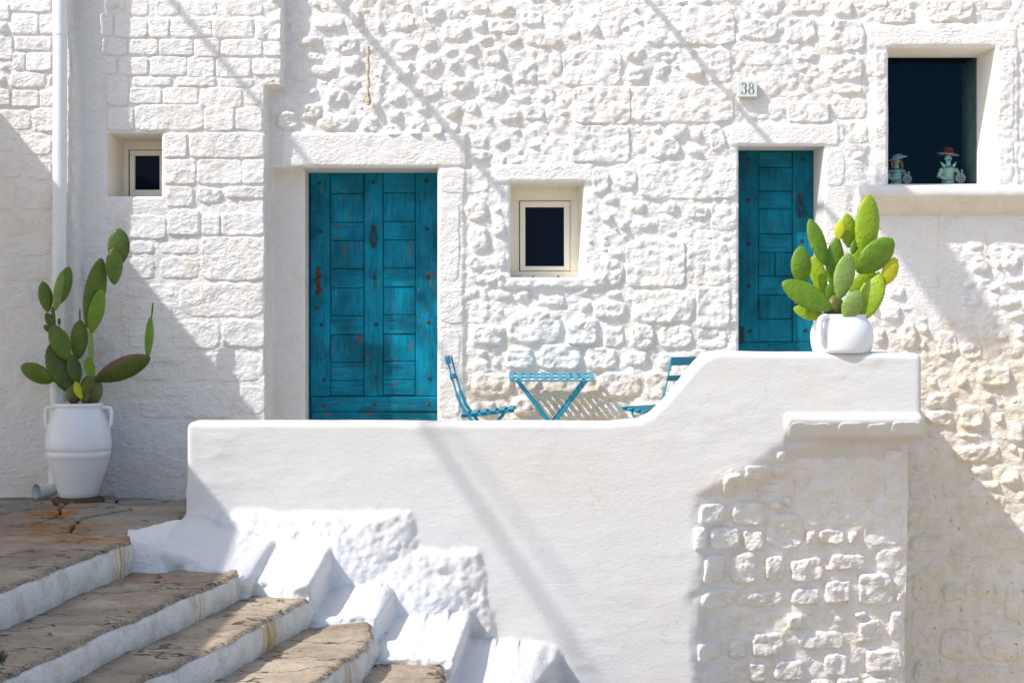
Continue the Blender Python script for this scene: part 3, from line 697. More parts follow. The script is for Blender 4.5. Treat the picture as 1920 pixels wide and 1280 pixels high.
for i, (a, b_, c_, d_, k) in enumerate(STONES):
    if c_ - a < 5 or d_ - b_ < 5: continue
    mx_, my_ = (a + c_) / 2, (b_ + d_) / 2
    lv = float(level(np.array([X(mx_)]), np.array([Z(my_)]))[0]); yy = -min(max(lv, 0), .25)
    if k in 'AF': a -= 2; c_ += 2; b_ -= 1.5; d_ += 1.5
    mapped.append((X(a, yy), Z(d_, yy), X(c_, yy), Z(b_, yy), k))
mapped.sort(key=lambda s: -(s[2] - s[0]) * (s[3] - s[1]))
first, rest = mapped[:295], mapped[295:]
for i, s in enumerate(first):
    add_stone(s[:4], facade_h, 0.0, s[4], wall, M_wall, 100 + i * 3, "stone", facade_stain_bounce, facade_drip)
# small chips wedged between the larger stones
chips = []
tries = 0
def overlaps(x, z, r):
    for (a, b_, c_, d_, k) in mapped:
        if x + r * .5 > a and x - r * .5 < c_ and z + r * .5 > b_ and z - r * .5 < d_: return True
    for (a, b_, c_, d_) in chips:
        if x + r * .6 > a and x - r * .6 < c_ and z + r * .6 > b_ and z - r * .6 < d_: return True
    return False
while tries < 6000 and len(chips) < 240:
    tries += 1
    px = random.uniform(505, 1925); py = random.uniform(-5, 1290)
    if px < 1600 and py > 640: continue
    x, z = X(px), Z(py); r = random.uniform(.016, .045)
    if float(smooth_zone(np.array([x]), np.array([z]))[0]) > .3: continue
    if overlaps(x, z, r): continue
    a = random.uniform(1.0, 1.6)
    chips.append((x - r * a, z - r * .8, x + r * a, z + r * .8))
AV, AF, AS, AD = [], [], [], []; off = 0
for i, s in enumerate([m_[:4] for m_ in rest] + chips):
    q = add_stone(s, facade_h, 0.0, 'R' if (s[2] - s[0]) > .06 else 'G', None, None, 2000 + i * 3, stain_bounce=facade_stain_bounce, drip=facade_drip)
    if q is None: continue
    AV.append(q[0]); AF.append(q[1] + off); AS.append(q[2]["stain_bounce"].ravel()); AD.append(q[2]["drip"].ravel()); off += len(q[0])
o = mesh_obj("rubble_chips", np.concatenate(AV), np.concatenate(AF), M_wall, wall, (0, 0, -1.2), attrs={"stain_bounce": np.concatenate(AS), "drip": np.concatenate(AD)})
o["kind"] = "stuff"

# sill under the big window
sx0, sx1 = X(1617, -.15), HX1
nu, prof = 150, [(0.02, Z(349)), (-.10, Z(350)), (-.150, Z(351, -.15)), (-.157, Z(353, -.15)), (-.158, Z(364, -.15)), (-.150, Z(369, -.15)), (-.10, Z(384, -.1)), (-.05, Z(399, -.05)), (0.015, Z(404))]
us = np.linspace(sx0, sx1, nu); V = []
for u_ in us:
    for (y, z) in prof:
        e = 0.02 * max(0, 1 - (u_ - sx0) / .03)
        V.append((u_, y + e * (y < -.05) + float(fbm(np.array([u_]), np.array([z]), .12, 3, 4)[0]) * .005, z + float(fbm(np.array([u_]), np.array([z * .3]), .2, 3, 6)[0]) * .006))
Fc = [(i * 9 + k, i * 9 + k + 1, (i + 1) * 9 + k + 1, (i + 1) * 9 + k) for i in range(nu - 1) for k in range(8)] + [tuple(range(9))[::-1]]
V = np.array(V)
mesh_obj("window_sill", V, Fc, M_smooth, house, (sx0, 0, Z(352)), attrs={"stain_bounce": np.full(len(V), .75) * (V[:, 2] < Z(368, -.15)), "drip": 0.8 * (V[:, 2] < Z(362, -.15))})

# ------------------------------------------------------------------ doors
def stud(parent, x, y, z, mat, r=0.011):
    m = MB(); m.lathe([(0.0001, -.0001), (r * 1.25, 0), (r * 1.2, .003), (r * .8, .0075), (r * .35, .0095), (0.0001, .0098)], 12)
    o = m.build("stud", mat, parent, (x, y, z), local=False) if False else None
    Vv = [Vector((v[0], -v[2], v[1])) + Vector((x, y, z)) for v in m.v]
    return mesh_obj("stud", Vv, [f[::-1] for f in m.f][::1], mat, parent, (x, y, z))
def knocker(parent, x, y, z, h, mat, lean=0.0):
    k = MB(); R = h * .5
    k.ell((x, y - .012, z + h * .5), (.017, .012, .017))
    pts = []
    for i in range(25):
        t = i / 24 * 2 * math.pi
        w = .021 * (0.35 + 0.65 * math.sin(t / 2) ** 1.0)
        pts.append((x + w * 1.15 * math.sin(t) * 1.0 + lean * (1 - math.cos(t)) * .5, y - .016 - .006 * math.sin(t / 2), z + h * .42 - (h * .46) * (1 - math.cos(t))))
    k.tube(pts, [.0072 + .002 * math.sin(i * 2.4) for i in range(25)], 8)
    k.ell((x + lean, y - .022, z - h * .5), (.013, .011, .013))
    k.ell((x, y - .003, z - h * .55), (.012, .006, .012))
    return k.build("knocker", mat, parent, (x, y, z))

dy = D1
door = mesh_obj("door", *(lambda b: (b.v, b.f))(MB().box(X(578, dy), X(828, dy), dy + .022, dy + .05, -1.04, Z(318, dy), .002)), M_doorV, house, (X(578, dy), dy, -1.04))
tag(door, "wide teal panelled door of two columns with peeling paint")
def plank(parent, px0, px1, py0, py1, y, mat, name, t=.03, proud=0.0, b=.0035, g=.9, jit=True):
    dx = random.uniform(-.0015, .0015) if jit else 0
    o = MB().box(X(px0 + g / 2, y) + dx, X(px1 - g / 2, y) + dx, y - proud, y + t, Z(py1 - g / 2, y), Z(py0 + g / 2, y), b)
    c_ = ((X(px0, y) + X(px1, y)) / 2, y, (Z(py0, y) + Z(py1, y)) / 2)
    return o.build(name, mat, parent, c_, smooth=False)
for a, b_ in ((582, 619.5), (682.5, 718), (779, 824)): plank(door, a, b_, 322, 743, dy, M_doorV, "stile", proud=.004)
rowsL = [(323, 363, 0), (363, 417, 1), (417, 451, 0), (451, 504, 1), (504, 539, 0), (539, 592, 1), (592, 627, 0), (627, 679, 1), (679, 713, 0), (713, 742, 0)]
for (a, b_) in ((619.5, 682.5), (718, 779)):
    for (p, q, rec) in rowsL:
        q2 = q + (a > 700) * -1.5; p2 = p + (a > 700) * -1.5
        plank(door, a, b_, p2, q2, dy + (.009 if rec else 0.001), M_doorV if rec else M_doorH, "panel" if rec else "rail", t=.02, b=.004)
plank(door, 583, 824, 743, 771, dy, M_doorH, "rail", proud=.012, b=.005)
plank(door, 584, 824, 771, 882, dy, M_doorH, "kick_board", proud=.002, b=.004)
zd = lambda oy, v: oy + v / 4.92
for (sx, sy, rusty) in ((193, 215, 0), (688, 208, 0), (1175, 195, 1), (203, 660, 0), (1180, 635, 0), (700, 1085, 0), (1195, 1080, 0)):
    stud(door, X(560 + sx / 4.92, dy), dy - .004, Z(300 + sy / 4.92, dy), M_rust if rusty else M_iron)
for (sx, sy, rusty) in ((212, 340, 0), (715, 335, 0), (1195, 310, 1), (235, 845, 0), (718, 820, 0), (1205, 830, 0), (237, 1080, 1), (705, 1075, 1), (1200, 1065, 1), (175, 185, 1)):
    stud(door, X(560 + sx / 4.92, dy), dy - (.012 if sy > 1000 else .004), Z(540 + sy / 4.92, dy), M_rust if rusty else M_iron)
knocker(door, X(700.5, dy), dy - .004, Z(444, dy), .125, M_iron)
lk = MB()
for (px, py, r) in ((597, 503, 5), (596, 511, 4.5), (598, 518, 6), (595, 526, 7), (597, 535, 5), (598, 543, 6.5), (595, 550, 4)):
    lk.ell((X(px, dy), dy - .004, Z(py, dy)), (r / 270, .006, r / 300), 8, 6)
lk.build("lock_plate", M_rust, door, (X(597, dy), dy, Z(526, dy)))
MB().box(X(578, dy), X(828, dy), dy - .004, dy + .03, Z(321.5, dy), Z(315, dy), .002).build("door_head", M_doorH, door, (X(700, dy), dy, Z(318, dy)), smooth=False)

dy = D2
door2 = mesh_obj("door", *(lambda b: (b.v, b.f))(MB().box(X(1380, dy), X(1540, dy), dy + .022, dy + .05, -1.04, Z(276, dy), .002)), M_door2V, house, (X(1380, dy), dy, -1.04))
tag(door2, "narrow dark teal panelled door of a single column")
plank(door2, 1382, 1422, 283, 641, dy, M_door2V, "stile", proud=.004)
plank(door2, 1486, 1525, 283, 641, dy, M_door2V, "stile", proud=.004)
plank(door2, 1526.5, 1531, 276, 882, dy - .004, M_door2V, "door_frame", b=.001)
plank(door2, 1381, 1531, 277, 282, dy - .004, M_door2H, "door_frame", b=.001)
for (p, q, rec) in [(284, 314, 0), (314, 359, 1), (359, 392, 0), (392, 439, 1), (439, 473, 0), (473, 518, 1), (518, 553, 0), (553, 598, 1), (598, 641, 0)]:
    if p == 473:
        plank(door2, 1422, 1453, p, q, dy + .008, M_door2V, "panel", t=.02, b=.004); plank(door2, 1453, 1486, p, q, dy + .009, M_door2V, "panel", t=.02, b=.004)
    else: plank(door2, 1422, 1486, p, q, dy + (.009 if rec else .002), M_door2V if rec else M_door2H, "panel" if rec else "rail", t=.02, b=.004)
plank(door2, 1382, 1526, 641, 882, dy, M_door2H, "kick_board", proud=.006, b=.004)
for (sx, sy) in ((103, 95), (420, 92), (103, 328), (110, 585), (415, 565), (110, 830), (115, 1095), (435, 1085)):
    stud(door2, X(1370 + sx / 3.12, dy), dy - .004, Z(270 + sy / 3.12, dy), M_iron, .012)
knocker(door2, X(1499, dy), dy - .004, Z(387, dy), .125, M_iron, .012)
MB().box(X(1388, dy), X(1395, dy), dy - .012, dy - .002, Z(641, dy), Z(612, dy), .002).build("hinge", M_black, door2, (X(1391, dy), dy, Z(626, dy)), smooth=False)

# ------------------------------------------------------------------ windows
def frame_piece(parent, px0, px1, py0, py1, y, t, name="frame_rail", b=.003, mat=None):
    return MB().box(X(px0, y), X(px1, y), y, y + t, Z(py1, y), Z(py0, y), b).build(name, mat or M_frame, parent, (X((px0 + px1) / 2, y), y, Z((py0 + py1) / 2, y)), smooth=False)
y = DW - .005
wm = empty("window", (X(1020, y), y, Z(520, y))); wm.parent = house; wm.location = Vector(WORLD[wm.name]) - WORLD[house.name]
wm["label"] = "cream framed window with one dark pane beside the wide door"
frame_piece(wm, 950, 1090, 345, 353, y - .01, .05, b=.002)
frame_piece(wm, 950, 1084, 353, 376.5, y, .05); frame_piece(wm, 950, 973.6, 376.5, 508.5, y, .05, "frame_stile"); frame_piece(wm, 1069, 1084, 376.5, 508.5, y, .05, "frame_stile")
frame_piece(wm, 1084, 1096, 350, 522, y + .004, .05, "frame_stile"); frame_piece(wm, 950, 1084, 508.5, 523, y - .004, .05)
cs = frame_piece(wm, 975, 1068.5, 377.5, 388.5, y - .012, .04, "casement_rail"); frame_piece(wm, 975, 1068.5, 499, 507.5, y - .012, .04, "casement_rail")
frame_piece(wm, 975, 984.8, 388.5, 499, y - .012, .04, "casement_stile"); frame_piece(wm, 1057.5, 1068.5, 388.5, 499, y - .012, .04, "casement_stile")
MB().box(X(980, y), X(1062, y), y + .012, y + .02, Z(503, y), Z(384, y)).build("pane", M_glassd, wm, (X(1020, y), y, Z(440, y)), smooth=False)
mt_hinge = simple("brushed_hinge", (0.45, 0.42, 0.36), 0.35, 0.5, 0.1, 8, metal=0.8)
MB().tube([W(957, 520, y - .03), W(976, 520, y - .03)], .0085, 10).build("hinge", mt_hinge, wm, W(966, 520, y - .03))
for px in (1000, 1047): MB().box(X(px - 1.6, y), X(px + 1.6, y), y - .010, y - .003, Z(519.5, y), Z(517, y)).build("drain_slot", M_black, wm, W(px, 518, y), smooth=False)

y = DS - .005
ws = empty("window", (X(262, y), y, Z(368, y))); ws.parent = house; ws.location = Vector(WORLD[ws.name]) - WORLD[house.name]
ws["label"] = "small square cream window deep in the coursed wall above the tall cactus"
frame_piece(ws, 221, 318, 258, 264, y - .006, .05, b=.002); frame_piece(ws, 223, 318, 264, 281, y, .05); frame_piece(ws, 223, 241, 281, 375, y, .05, "frame_stile")
frame_piece(ws, 243, 318, 282, 292, y - .012, .04, "casement_rail"); frame_piece(ws, 243, 318, 356, 368, y - .012, .04, "casement_rail")
frame_piece(ws, 243, 252.5, 292, 356, y - .012, .04, "casement_stile"); frame_piece(ws, 299, 310, 292, 356, y - .012, .04, "casement_stile"); frame_piece(ws, 310, 322, 264, 375, y + .001, .05, "frame_stile")
MB().box(X(248, y), X(304, y), y + .012, y + .02, Z(362, y), Z(286, y)).build("pane", M_glassd, ws, (X(275, y), y, Z(325, y)), smooth=False)

y = DB - .005
wb = empty("window", (X(1755, y), y, Z(348, y))); wb.parent = house; wb.location = Vector(WORLD[wb.name]) - WORLD[house.name]
wb["label"] = "large square picture window showing two figurines"
frame_piece(wb, 1640, 1850, 97, 105, y - .006, .05, b=.002); frame_piece(wb, 1640, 1650, 105, 345, y, .05, "frame_stile"); frame_piece(wb, 1838, 1850, 105, 345, y, .05, "frame_stile"); frame_piece(wb, 1640, 1850, 345, 358, y - .002, .05, "frame_rail")
MB().box(X(1648, y), X(1841, y), y + .012, y + .018, Z(347, y), Z(102, y)).build("pane", M_glass, wb, (X(1745, y), y, Z(225, y)), smooth=False)
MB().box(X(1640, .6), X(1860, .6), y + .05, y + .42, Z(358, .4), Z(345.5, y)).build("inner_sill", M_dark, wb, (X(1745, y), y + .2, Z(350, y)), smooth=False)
cur = MB()   # grey upright strip behind the glass on the right
cur.box(X(1822, .5), X(1845, .5), y + .05, y + .45, Z(345, y), Z(100, y), .02).build("inner_strip", simple("inner_strip_grey", (0.35, 0.34, 0.30), .9, .1, .2), wb, (X(1830, .5), .5, Z(225, y)), smooth=True)

# figurines on the inner sill
M_fig = simple("glazed_figurine_white", (0.72, 0.76, 0.70), .3, .5, .06, 30); M_red = simple("glaze_red", (0.45, 0.03, 0.03), .3, .5, .1)
M_orange = simple("glaze_orange", (0.55, 0.16, 0.03), .4, .4, .15); M_blue = simple("glaze_blue", (0.10, 0.30, 0.45), .3, .5, .15); M_ink = simple("glaze_black", (0.02, 0.02, 0.02), .4, .4, .1)
def figurine(px, top, bot, label, man):
    yy = DB + .19; s = (bot - top) / 270 * (DC + yy) / DC; base = Vector((X(px, yy), yy, Z(345.4, DB)))
    e = empty("figurine", base, label, "figurine", "ceramic figurines behind the window")
    h = 1.16 * s
    def L(x, y_, z): return base + Vector((x * h, y_ * h, z * h))
    b = MB(); b.tube([L(0, 0, .0), L(0, 0, .12), L(0, 0, .30), L(0, 0, .42), L(0, 0, .49)], [.17 * h, .165 * h, .15 * h, .19 * h, .09 * h], 16); b.tube([L(0, 0, .45), L(0, 0, .60)], [.075 * h, .06 * h], 10)
    b.tube([L(-.17, -.02, .43), L(-.25, -.06, .24), L(-.12, -.17, .17), L(.04, -.19, .19)], [.06 * h, .06 * h, .045 * h, .035 * h], 8)
    b.tube([L(.17, -.02, .43), L(.27, -.04, .28), L(.33, -.08, .36), L(.30, -.12, .40)], [.06 * h, .05 * h, .035 * h, .025 * h], 8)
    b.box(base.x - .17 * h, base.x + .17 * h, base.y - .15 * h, base.y + .15 * h, base.z, base.z + .04 * h, .003)
    b.build("bust", M_fig, e, base)
    hd = MB(); hd.ell(L(0, -.01, .70), (.085 * h, .085 * h, .12 * h)); hd.ell(L(0, -.10, .69), (.014 * h, .02 * h, .03 * h), 8, 6)
    hd.ell(L(-.085, 0, .69), (.012 * h, .02 * h, .03 * h), 6, 5); hd.ell(L(.085, 0, .69), (.012 * h, .02 * h, .03 * h), 6, 5)
    ho = hd.build("head", M_fig, e, L(0, 0, .7))
    fc = MB()
    for sx in (-1, 1): fc.ell(L(sx * .035, -.085, .725), (.013 * h, .008 * h, .009 * h), 8, 5); fc.bar(L(sx * .02, -.088, .75), L(sx * .052, -.082, .75), .006 * h, .006 * h, b=0)
    if man: fc.ell(L(0, -.098, .655), (.045 * h, .010 * h, .013 * h), 8, 5)
    fc.build("face_marks", M_ink, ho, L(0, 0, .7))
    MB().ell(L(0, -.095, .632), (.022 * h, .008 * h, .008 * h), 8, 5).build("mouth", M_red, ho, L(0, -.09, .63))
    hat = MB(); tilt = Matrix.Rotation(math.radians(8 if man else -14), 4, 'Y')
    tv = MB().lathe([(.001, .0), (.27, -.01), (.275, .01), (.12, .03), (.11, .15), (.105, .155), (.001, .16)] if man else [(.001, .03), (.16, .0), (.27, -.05), (.275, -.03), (.16, .03), (.12, .08), (.001, .11)], 24)
    hc = L(0, 0, .80) if man else L(.03, 0, .80)
    V = [hc + (tilt @ Vector(v)) * h for v in tv.v]
    k = mesh_obj("hat", V, tv.f, M_red if man else M_fig, e, hc)
    if man:
        bv = MB().lathe([(.12, -.02), (.262, -.022), (.265, -.012), (.12, -.008)], 24)
        mesh_obj("hat_brim_lining", [hc + (tilt @ Vector(v)) * h for v in bv.v], bv.f, M_fig, k, hc)
        cl = MB()
        for sx in (-1, 1): cl.add([L(sx * .05, -.06, .50), L(sx * .20, -.05, .62), L(sx * .13, -.11, .46), L(sx * .06, .02, .50), L(sx * .21, .0, .62), L(sx * .16, .0, .46)], [(0, 1, 2), (3, 5, 4), (0, 3, 4, 1), (1, 4, 5, 2), (2, 5, 3, 0)])
        cl.build("collar", M_fig, e, L(0, 0, .5)); MB().ell(L(0, -.10, .38), (.13 * h, .045 * h, .13 * h)).build("shirt_front", M_blue, e, L(0, -.1, .38))
    else:
        hr = MB(); hr.ell(L(0, .04, .72), (.115 * h, .09 * h, .13 * h)); hr.tube([L(-.10, 0, .74), L(-.13, -.02, .6), L(-.11, -.05, .47)], [.04 * h, .045 * h, .03 * h], 8); hr.tube([L(.10, 0, .74), L(.14, -.02, .6), L(.15, -.05, .47)], [.04 * h, .05 * h, .03 * h], 8)
        hr.build("hair", M_orange, e, L(0, .04, .7)); MB().tube([L(.12 * math.cos(t), -.05 + .1 * math.sin(t), .47) for t in np.linspace(0, 6.2, 16)], .018 * h, 6).build("necklace", M_red, e, L(0, 0, .47))
        MB().tube([L(.24 * math.cos(t), .15 * math.sin(t), .38) for t in np.linspace(0, 6.28, 20)], .028 * h, 6).build("blouse_trim", M_blue, e, L(0, 0, .38))
        bb = MB().lathe([(.20, -.012), (.262, -.058), (.266, -.048), (.20, -.002)], 24); mesh_obj("hat_edge", [hc + (tilt @ Vector(v)) * h for v in bb.v], bb.f, M_red, k, hc)
    dc = L(.25, -.20, .19)
    def disc(r, yo, mat, nm, par, rr=None):
        m = MB(); n = 22; m.tube([dc + Vector((0, yo, 0)), dc + Vector((0, yo + .006, 0))], r * h, n); return m.build(nm, mat, par, dc)
    d0 = disc(.135, 0, M_fig, "tambourine", e); 
    MB().tube([dc + Vector((.126 * h * math.cos(t), -.003, .126 * h * math.sin(t))) for t in np.linspace(0, 2 * math.pi, 26)], .008 * h, 6).build("rim_band", M_red, d0, dc)
    ro = MB()
    for q in range(8):
        t = q * math.pi / 4; ro.ell(dc + Vector((.07 * h * math.cos(t), -.003, .07 * h * math.sin(t))), (.02 * h, .004, .02 * h), 8, 4)
    ro.build("rosette", M_red, d0, dc); MB().ell(dc + Vector((0, -.004, 0)), (.035 * h, .004, .035 * h), 8, 4).build("boss", M_blue, d0, dc)
figurine(1681, 287, 345, "red-haired woman figurine in a wide white hat", False)
figurine(1778, 280, 345, "moustached man figurine in a red hat with a blue shirt front", True)

# ------------------------------------------------------------------ parapet, plinth and pier
PY = -1.30
XL, XR = X(350, PY), X(1729, PY)
def ztop(x):
    za, zb = Z(792, PY), Z(661, PY)
    p = [(X(1140, PY), za), (X(1200, PY), Z(787, PY)), (X(1225, PY), Z(775, PY)), (X(1250, PY), Z(752, PY)), (X(1310, PY), Z(683, PY)), (X(1325, PY), Z(669, PY)), (X(1345, PY), zb)]
    z = np.interp(x, [q[0] for q in p], [q[1] for q in p])
    return z
LEDGES = [(XL - .3, X(765, -1.6), -1.150), (X(765, -1.6), X(890, -1.6), -1.375), (X(890, -1.6), X(985, -1.6), -1.93)]
BLOCKS = [  # right end, back top z, front top z, p at back, p at front, fall towards the right
    (-1.43, -1.19, -1.27, .05, 1.02, .30), (-1.115, -1.36, -1.445, .12, .93, .03), (-0.735, -1.595, -1.645, .20, .95, .02), (-0.30, -1.775, -1.80, .30, 1.22, .02), (0.12, -1.92, -1.99, .20, 1.45, .10), (.55, -2.40, -2.5, .08, 1.2, 0), (1.0, -2.55, -2.65, .08, 1.2, 0)]
def plinth_p(x, z):
    x = np.asarray(x, float); z = np.asarray(z, float)
    p = fbm(x, z, .5, 3, 50) * .014 + fbm(x * .5, z * 1.5, .14, 3, 52) * .0085 + fbm(x, z, .06, 2, 53) * .0012
    wx = fbm(x, z, .16, 3, 60) * .034; wz = fbm(x, z, .14, 3, 61) * .026
    rough = np.zeros(np.shape(x))
    for (a, b, lz) in LEDGES:
        ins = 1 - sst((x + wx * 1.5 + (z - lz) * .16 - b + .03) / .08)
        d = lz + wz - z
        q = (0.034 * sst(d / .07) + .42 * np.clip(d / .6, 0, 1.2) ** 1.3 * np.clip((b - .02 - x) / .55, 0, 1)) * ins
        rough = np.maximum(rough, sst(d / .05) * ins)
        p = smax(p, q, .012)
    for (b, zb0, zf0, pb, pf, sl) in BLOCKS:
        fall = sl * np.clip(x - (b - .5), 0, .6); zb = zb0 - fall; zf = zf0 - fall
        fw = .05 if b < -.8 else .09 if b < 0 else .42
        ins = 1 - sst((x + wx * 1.5 - b - .05 * (zf - z) + .4 * fw) / fw)
        t = np.clip((zb + wz * .7 - z) / (zb - zf), 0, 1)
        q = np.where(z + 0 * x < zb + wz * .7 + .0, pb + (pf - pb) * t + .02 * np.clip((zf - z) / .15, 0, 1) + fbm(x, z, .20, 3, 66) * .08 + fbm(x, z, .07, 3, 67) * .022, -.5)
        q = np.where(z + 0 * x < zb + wz * .7, q * ins - .15 * (1 - ins), -.5)
        rough = np.where(q > p, np.minimum(rough, .35 if b < -.2 else .9), rough)
        p = smax(p, q, .09)
    w1, w2 = worley(x, z, .05, 71)
    p = p + rough * ((.45 - w1) * .010 + fbm(x, z, .10, 3, 80) * .018 + fbm(x, z, .03, 3, 81) * .006)
    # pier: recessed rough masonry, its face turned a little away
    bx = np.interp(z, [Z(1300, PY), Z(930, PY), Z(838, PY)], [X(1292, PY), X(1292, PY), X(1440, PY)]) + wx
    zt = Z(842, PY) + wz * .4
    bx = bx + fbm(x, z, .3, 3, 97) * .045
    m = sst((x - bx) / (.24 + .25 * sst((z + 1.2) / .3))) * (1 - sst((z - zt) / .09))
    rec = .01 + .21 * np.clip(x - X(1292, PY), 0, 2) + .11 * np.clip(Z(842, PY) - z, 0, 2)
    w3, w4 = worley(x, z * 1.3, .11, 91)
    p = p - m * rec + m * (fbm(x, z, .12, 3, 95) * .014 + (.4 - w3) * .02)
    # string course of rounded stones under the upper parapet
    lg = sst((x - X(1470, PY)) / .03) * (1 - sst((z - Z(786, PY) - .01) / .03)) * sst((z - Z(842, PY)) / .05)
    p = p + lg * (.040 - .10 * np.clip((Z(790, PY) - z) / (Z(790, PY) - Z(842, PY)), 0, 1.2))
    return p
def plinth_stain_bounce(x, z):
    a = sst((x - X(1290, PY)) / .3) * sst((Z(850, PY) - z) / .15)  # pier tinted tan for warm light bounced off the street
    return np.clip(.05 + a * .50, 0, 1)
parapet = empty("terrace_wall", (XL, PY, -2.3), "thick smooth whitewashed parapet with a stepped rough base and a raised right end", "wall")
def col_axis(): 
    return axis(XL, XR, XL + .001, XR - .001, .0105, .05, [XL, XL + .003, XL + .008, XL + .016, XL + .027, XR - .027, XR - .016, XR - .008, XR - .003, XR])
cxs = col_axis()
zt_ = ztop(cxs) + fbm(cxs, cxs * 0, .4, 3, 71) * .005; RB = .036; TH = .28 + .16 * sst((cxs - X(1200, PY)) / .5)
def inset(x):
    d = np.minimum(x - XL, XR - x); d = np.clip(d, 0, RB)
    return RB - np.sqrt(np.maximum(RB ** 2 - (RB - d) ** 2, 0))
ins = inset(cxs)
zlow = -3.12
NF = 235
V = np.zeros((len(cxs), 0, 3))
fz = np.linspace(0, 1, NF)
ZZ = zlow + (zt_[:, None] - ins[:, None] - RB - zlow) * fz[None, :]
XX = np.repeat(cxs[:, None], NF, 1)
P = plinth_p(XX, ZZ)
YY = PY - P + ins[:, None] * (1 - sst((-1.0 - ZZ) / .05))
front = np.stack([XX, YY, ZZ], -1)
rings = [front]
ptop = P[:, -1]
for a in np.linspace(0, math.pi / 2, 8)[1:]:
    rings.append(np.stack([cxs, PY - ptop * math.cos(a) + ins + RB * (1 - math.cos(a)), zt_ - ins - RB * (1 - math.sin(a))], -1)[:, None, :])
for t in np.linspace(0, 1, 6)[1:]:
    y0 = PY + ins + RB; y1 = PY + TH - RB - ins
    rings.append(np.stack([cxs, y0 + (y1 - y0) * t, zt_ - ins + fbm(cxs, cxs * 0 + t, .3, 3, 4) * .003], -1)[:, None, :])
for a in np.linspace(0, math.pi / 2, 6)[1:]:
    rings.append(np.stack([cxs, PY + TH - ins - RB * (1 - math.sin(a)), zt_ - ins - RB * (1 - math.cos(a))], -1)[:, None, :])
rings.append(np.stack([cxs, PY + TH - ins, cxs * 0 - 1.06], -1)[:, None, :])
Vp = np.concatenate(rings, 1)
st = plinth_stain_bounce(Vp[..., 0], Vp[..., 2])
pw_ = mesh_obj("parapet", Vp, gridfaces(Vp.shape[0], Vp.shape[1]), M_parapet, parapet, (XL, PY, -2.3), attrs={"stain_bounce": st, "drip": st * 0, "pale_base": np.clip(.75 * sst((plinth_p(Vp[..., 0], Vp[..., 2]) - .01) / .16) * sst((-1.05 - Vp[..., 2]) / .12) + sst((st - .15) / .3), 0, 1)})
# right side of the pier and the wall end, running back to the house
zs = ZZ[-1, ::2]; ys = np.linspace(0, 1, 26)
yf = YY[-1, ::2]
SV = np.array([[(XR + fbm(np.array([q * 2.]), np.array([z]), .15, 3, 8)[0] * .006 * (0 < q < 1), yf[i] + (0.1 - yf[i]) * q, z) for q in ys] for i, z in enumerate(zs)])
sm_ = plinth_stain_bounce(SV[..., 0], SV[..., 2])
mesh_obj("end_face", SV, gridfaces(SV.shape[0], SV.shape[1]), M_plinth, parapet, (XR, -.5, -1.2), attrs={"stain_bounce": sm_, "drip": sm_ * 0})
MB().box(X(1729, PY) - .3, X(1729, PY) + .001, PY + .43, .1, -1.03, Z(661, PY) - .002, .03).build("return_wall", M_plinth, parapet, (XR - .15, -.5, -.6), smooth=False)
# pier stones
PST = T(1200, 640, 2.0, [(300, 490, 382, 592, 'R'), (213, 600, 332, 682, 'R'), (338, 595, 470, 692, 'R'), (475, 590, 532, 632, 'R'), (535, 575, 572, 622, 'R'), (470, 636, 622, 780, 'G'), (626, 636, 690, 700, 'L'), (696, 632, 832, 700, 'L'), (188, 680, 250, 782, 'R'), (252, 690, 380, 782, 'R'), (382, 700, 470, 790, 'R'), (620, 702, 662, 770, 'R'), (665, 700, 776, 766, 'R'), (780, 708, 822, 766, 'R'), (836, 620, 992, 770, 'L'), (228, 788, 322, 902, 'R'), (336, 788, 442, 912, 'R'), (465, 800, 542, 902, 'R'), (562, 808, 690, 902, 'B'), (692, 795, 862, 862, 'R'), (880, 772, 992, 862, 'L'), (215, 920, 378, 1002, 'G'), (382, 925, 552, 1002, 'G'), (560, 920, 682, 992, 'R'), (686, 893, 796, 986, 'R'), (815, 868, 952, 992, 'B'), (955, 930, 1000, 986, 'R'), (390, 1010, 508, 1072, 'L'), (640, 1000, 788, 1062, 'L'), (240, 1020, 382, 1082, 'L'), (800, 1010, 862, 1042, 'R'), (865, 1015, 908, 1037, 'R'), (818, 1045, 906, 1132, 'R'), (932, 1003, 1000, 1127, 'B'), (203, 1110, 302, 1192, 'R'), (325, 1113, 402, 1192, 'R'), (413, 1088, 542, 1182, 'R'), (585, 1080, 788, 1160, 'G'), (680, 1162, 788, 1257, 'G'), (400, 1200, 482, 1280, 'R'), (500, 1190, 622, 1275, 'R'), (843, 1150, 1002, 1247, 'B'), (835, 1255, 1000, 1310, 'R'), (215, 1205, 385, 1290, 'L'),
    (570, 430, 700, 482, 'L'), (706, 430, 784, 482, 'L'), (790, 430, 902, 482, 'L'), (570, 490, 646, 602, 'L'), (650, 488, 778, 610, 'L'), (784, 488, 906, 602, 'L'), (914, 478, 992, 604, 'G'), (640, 1065, 790, 1078, 'L')])
pier_y = PY
def pier_h(x, z): return plinth_p(x, z)
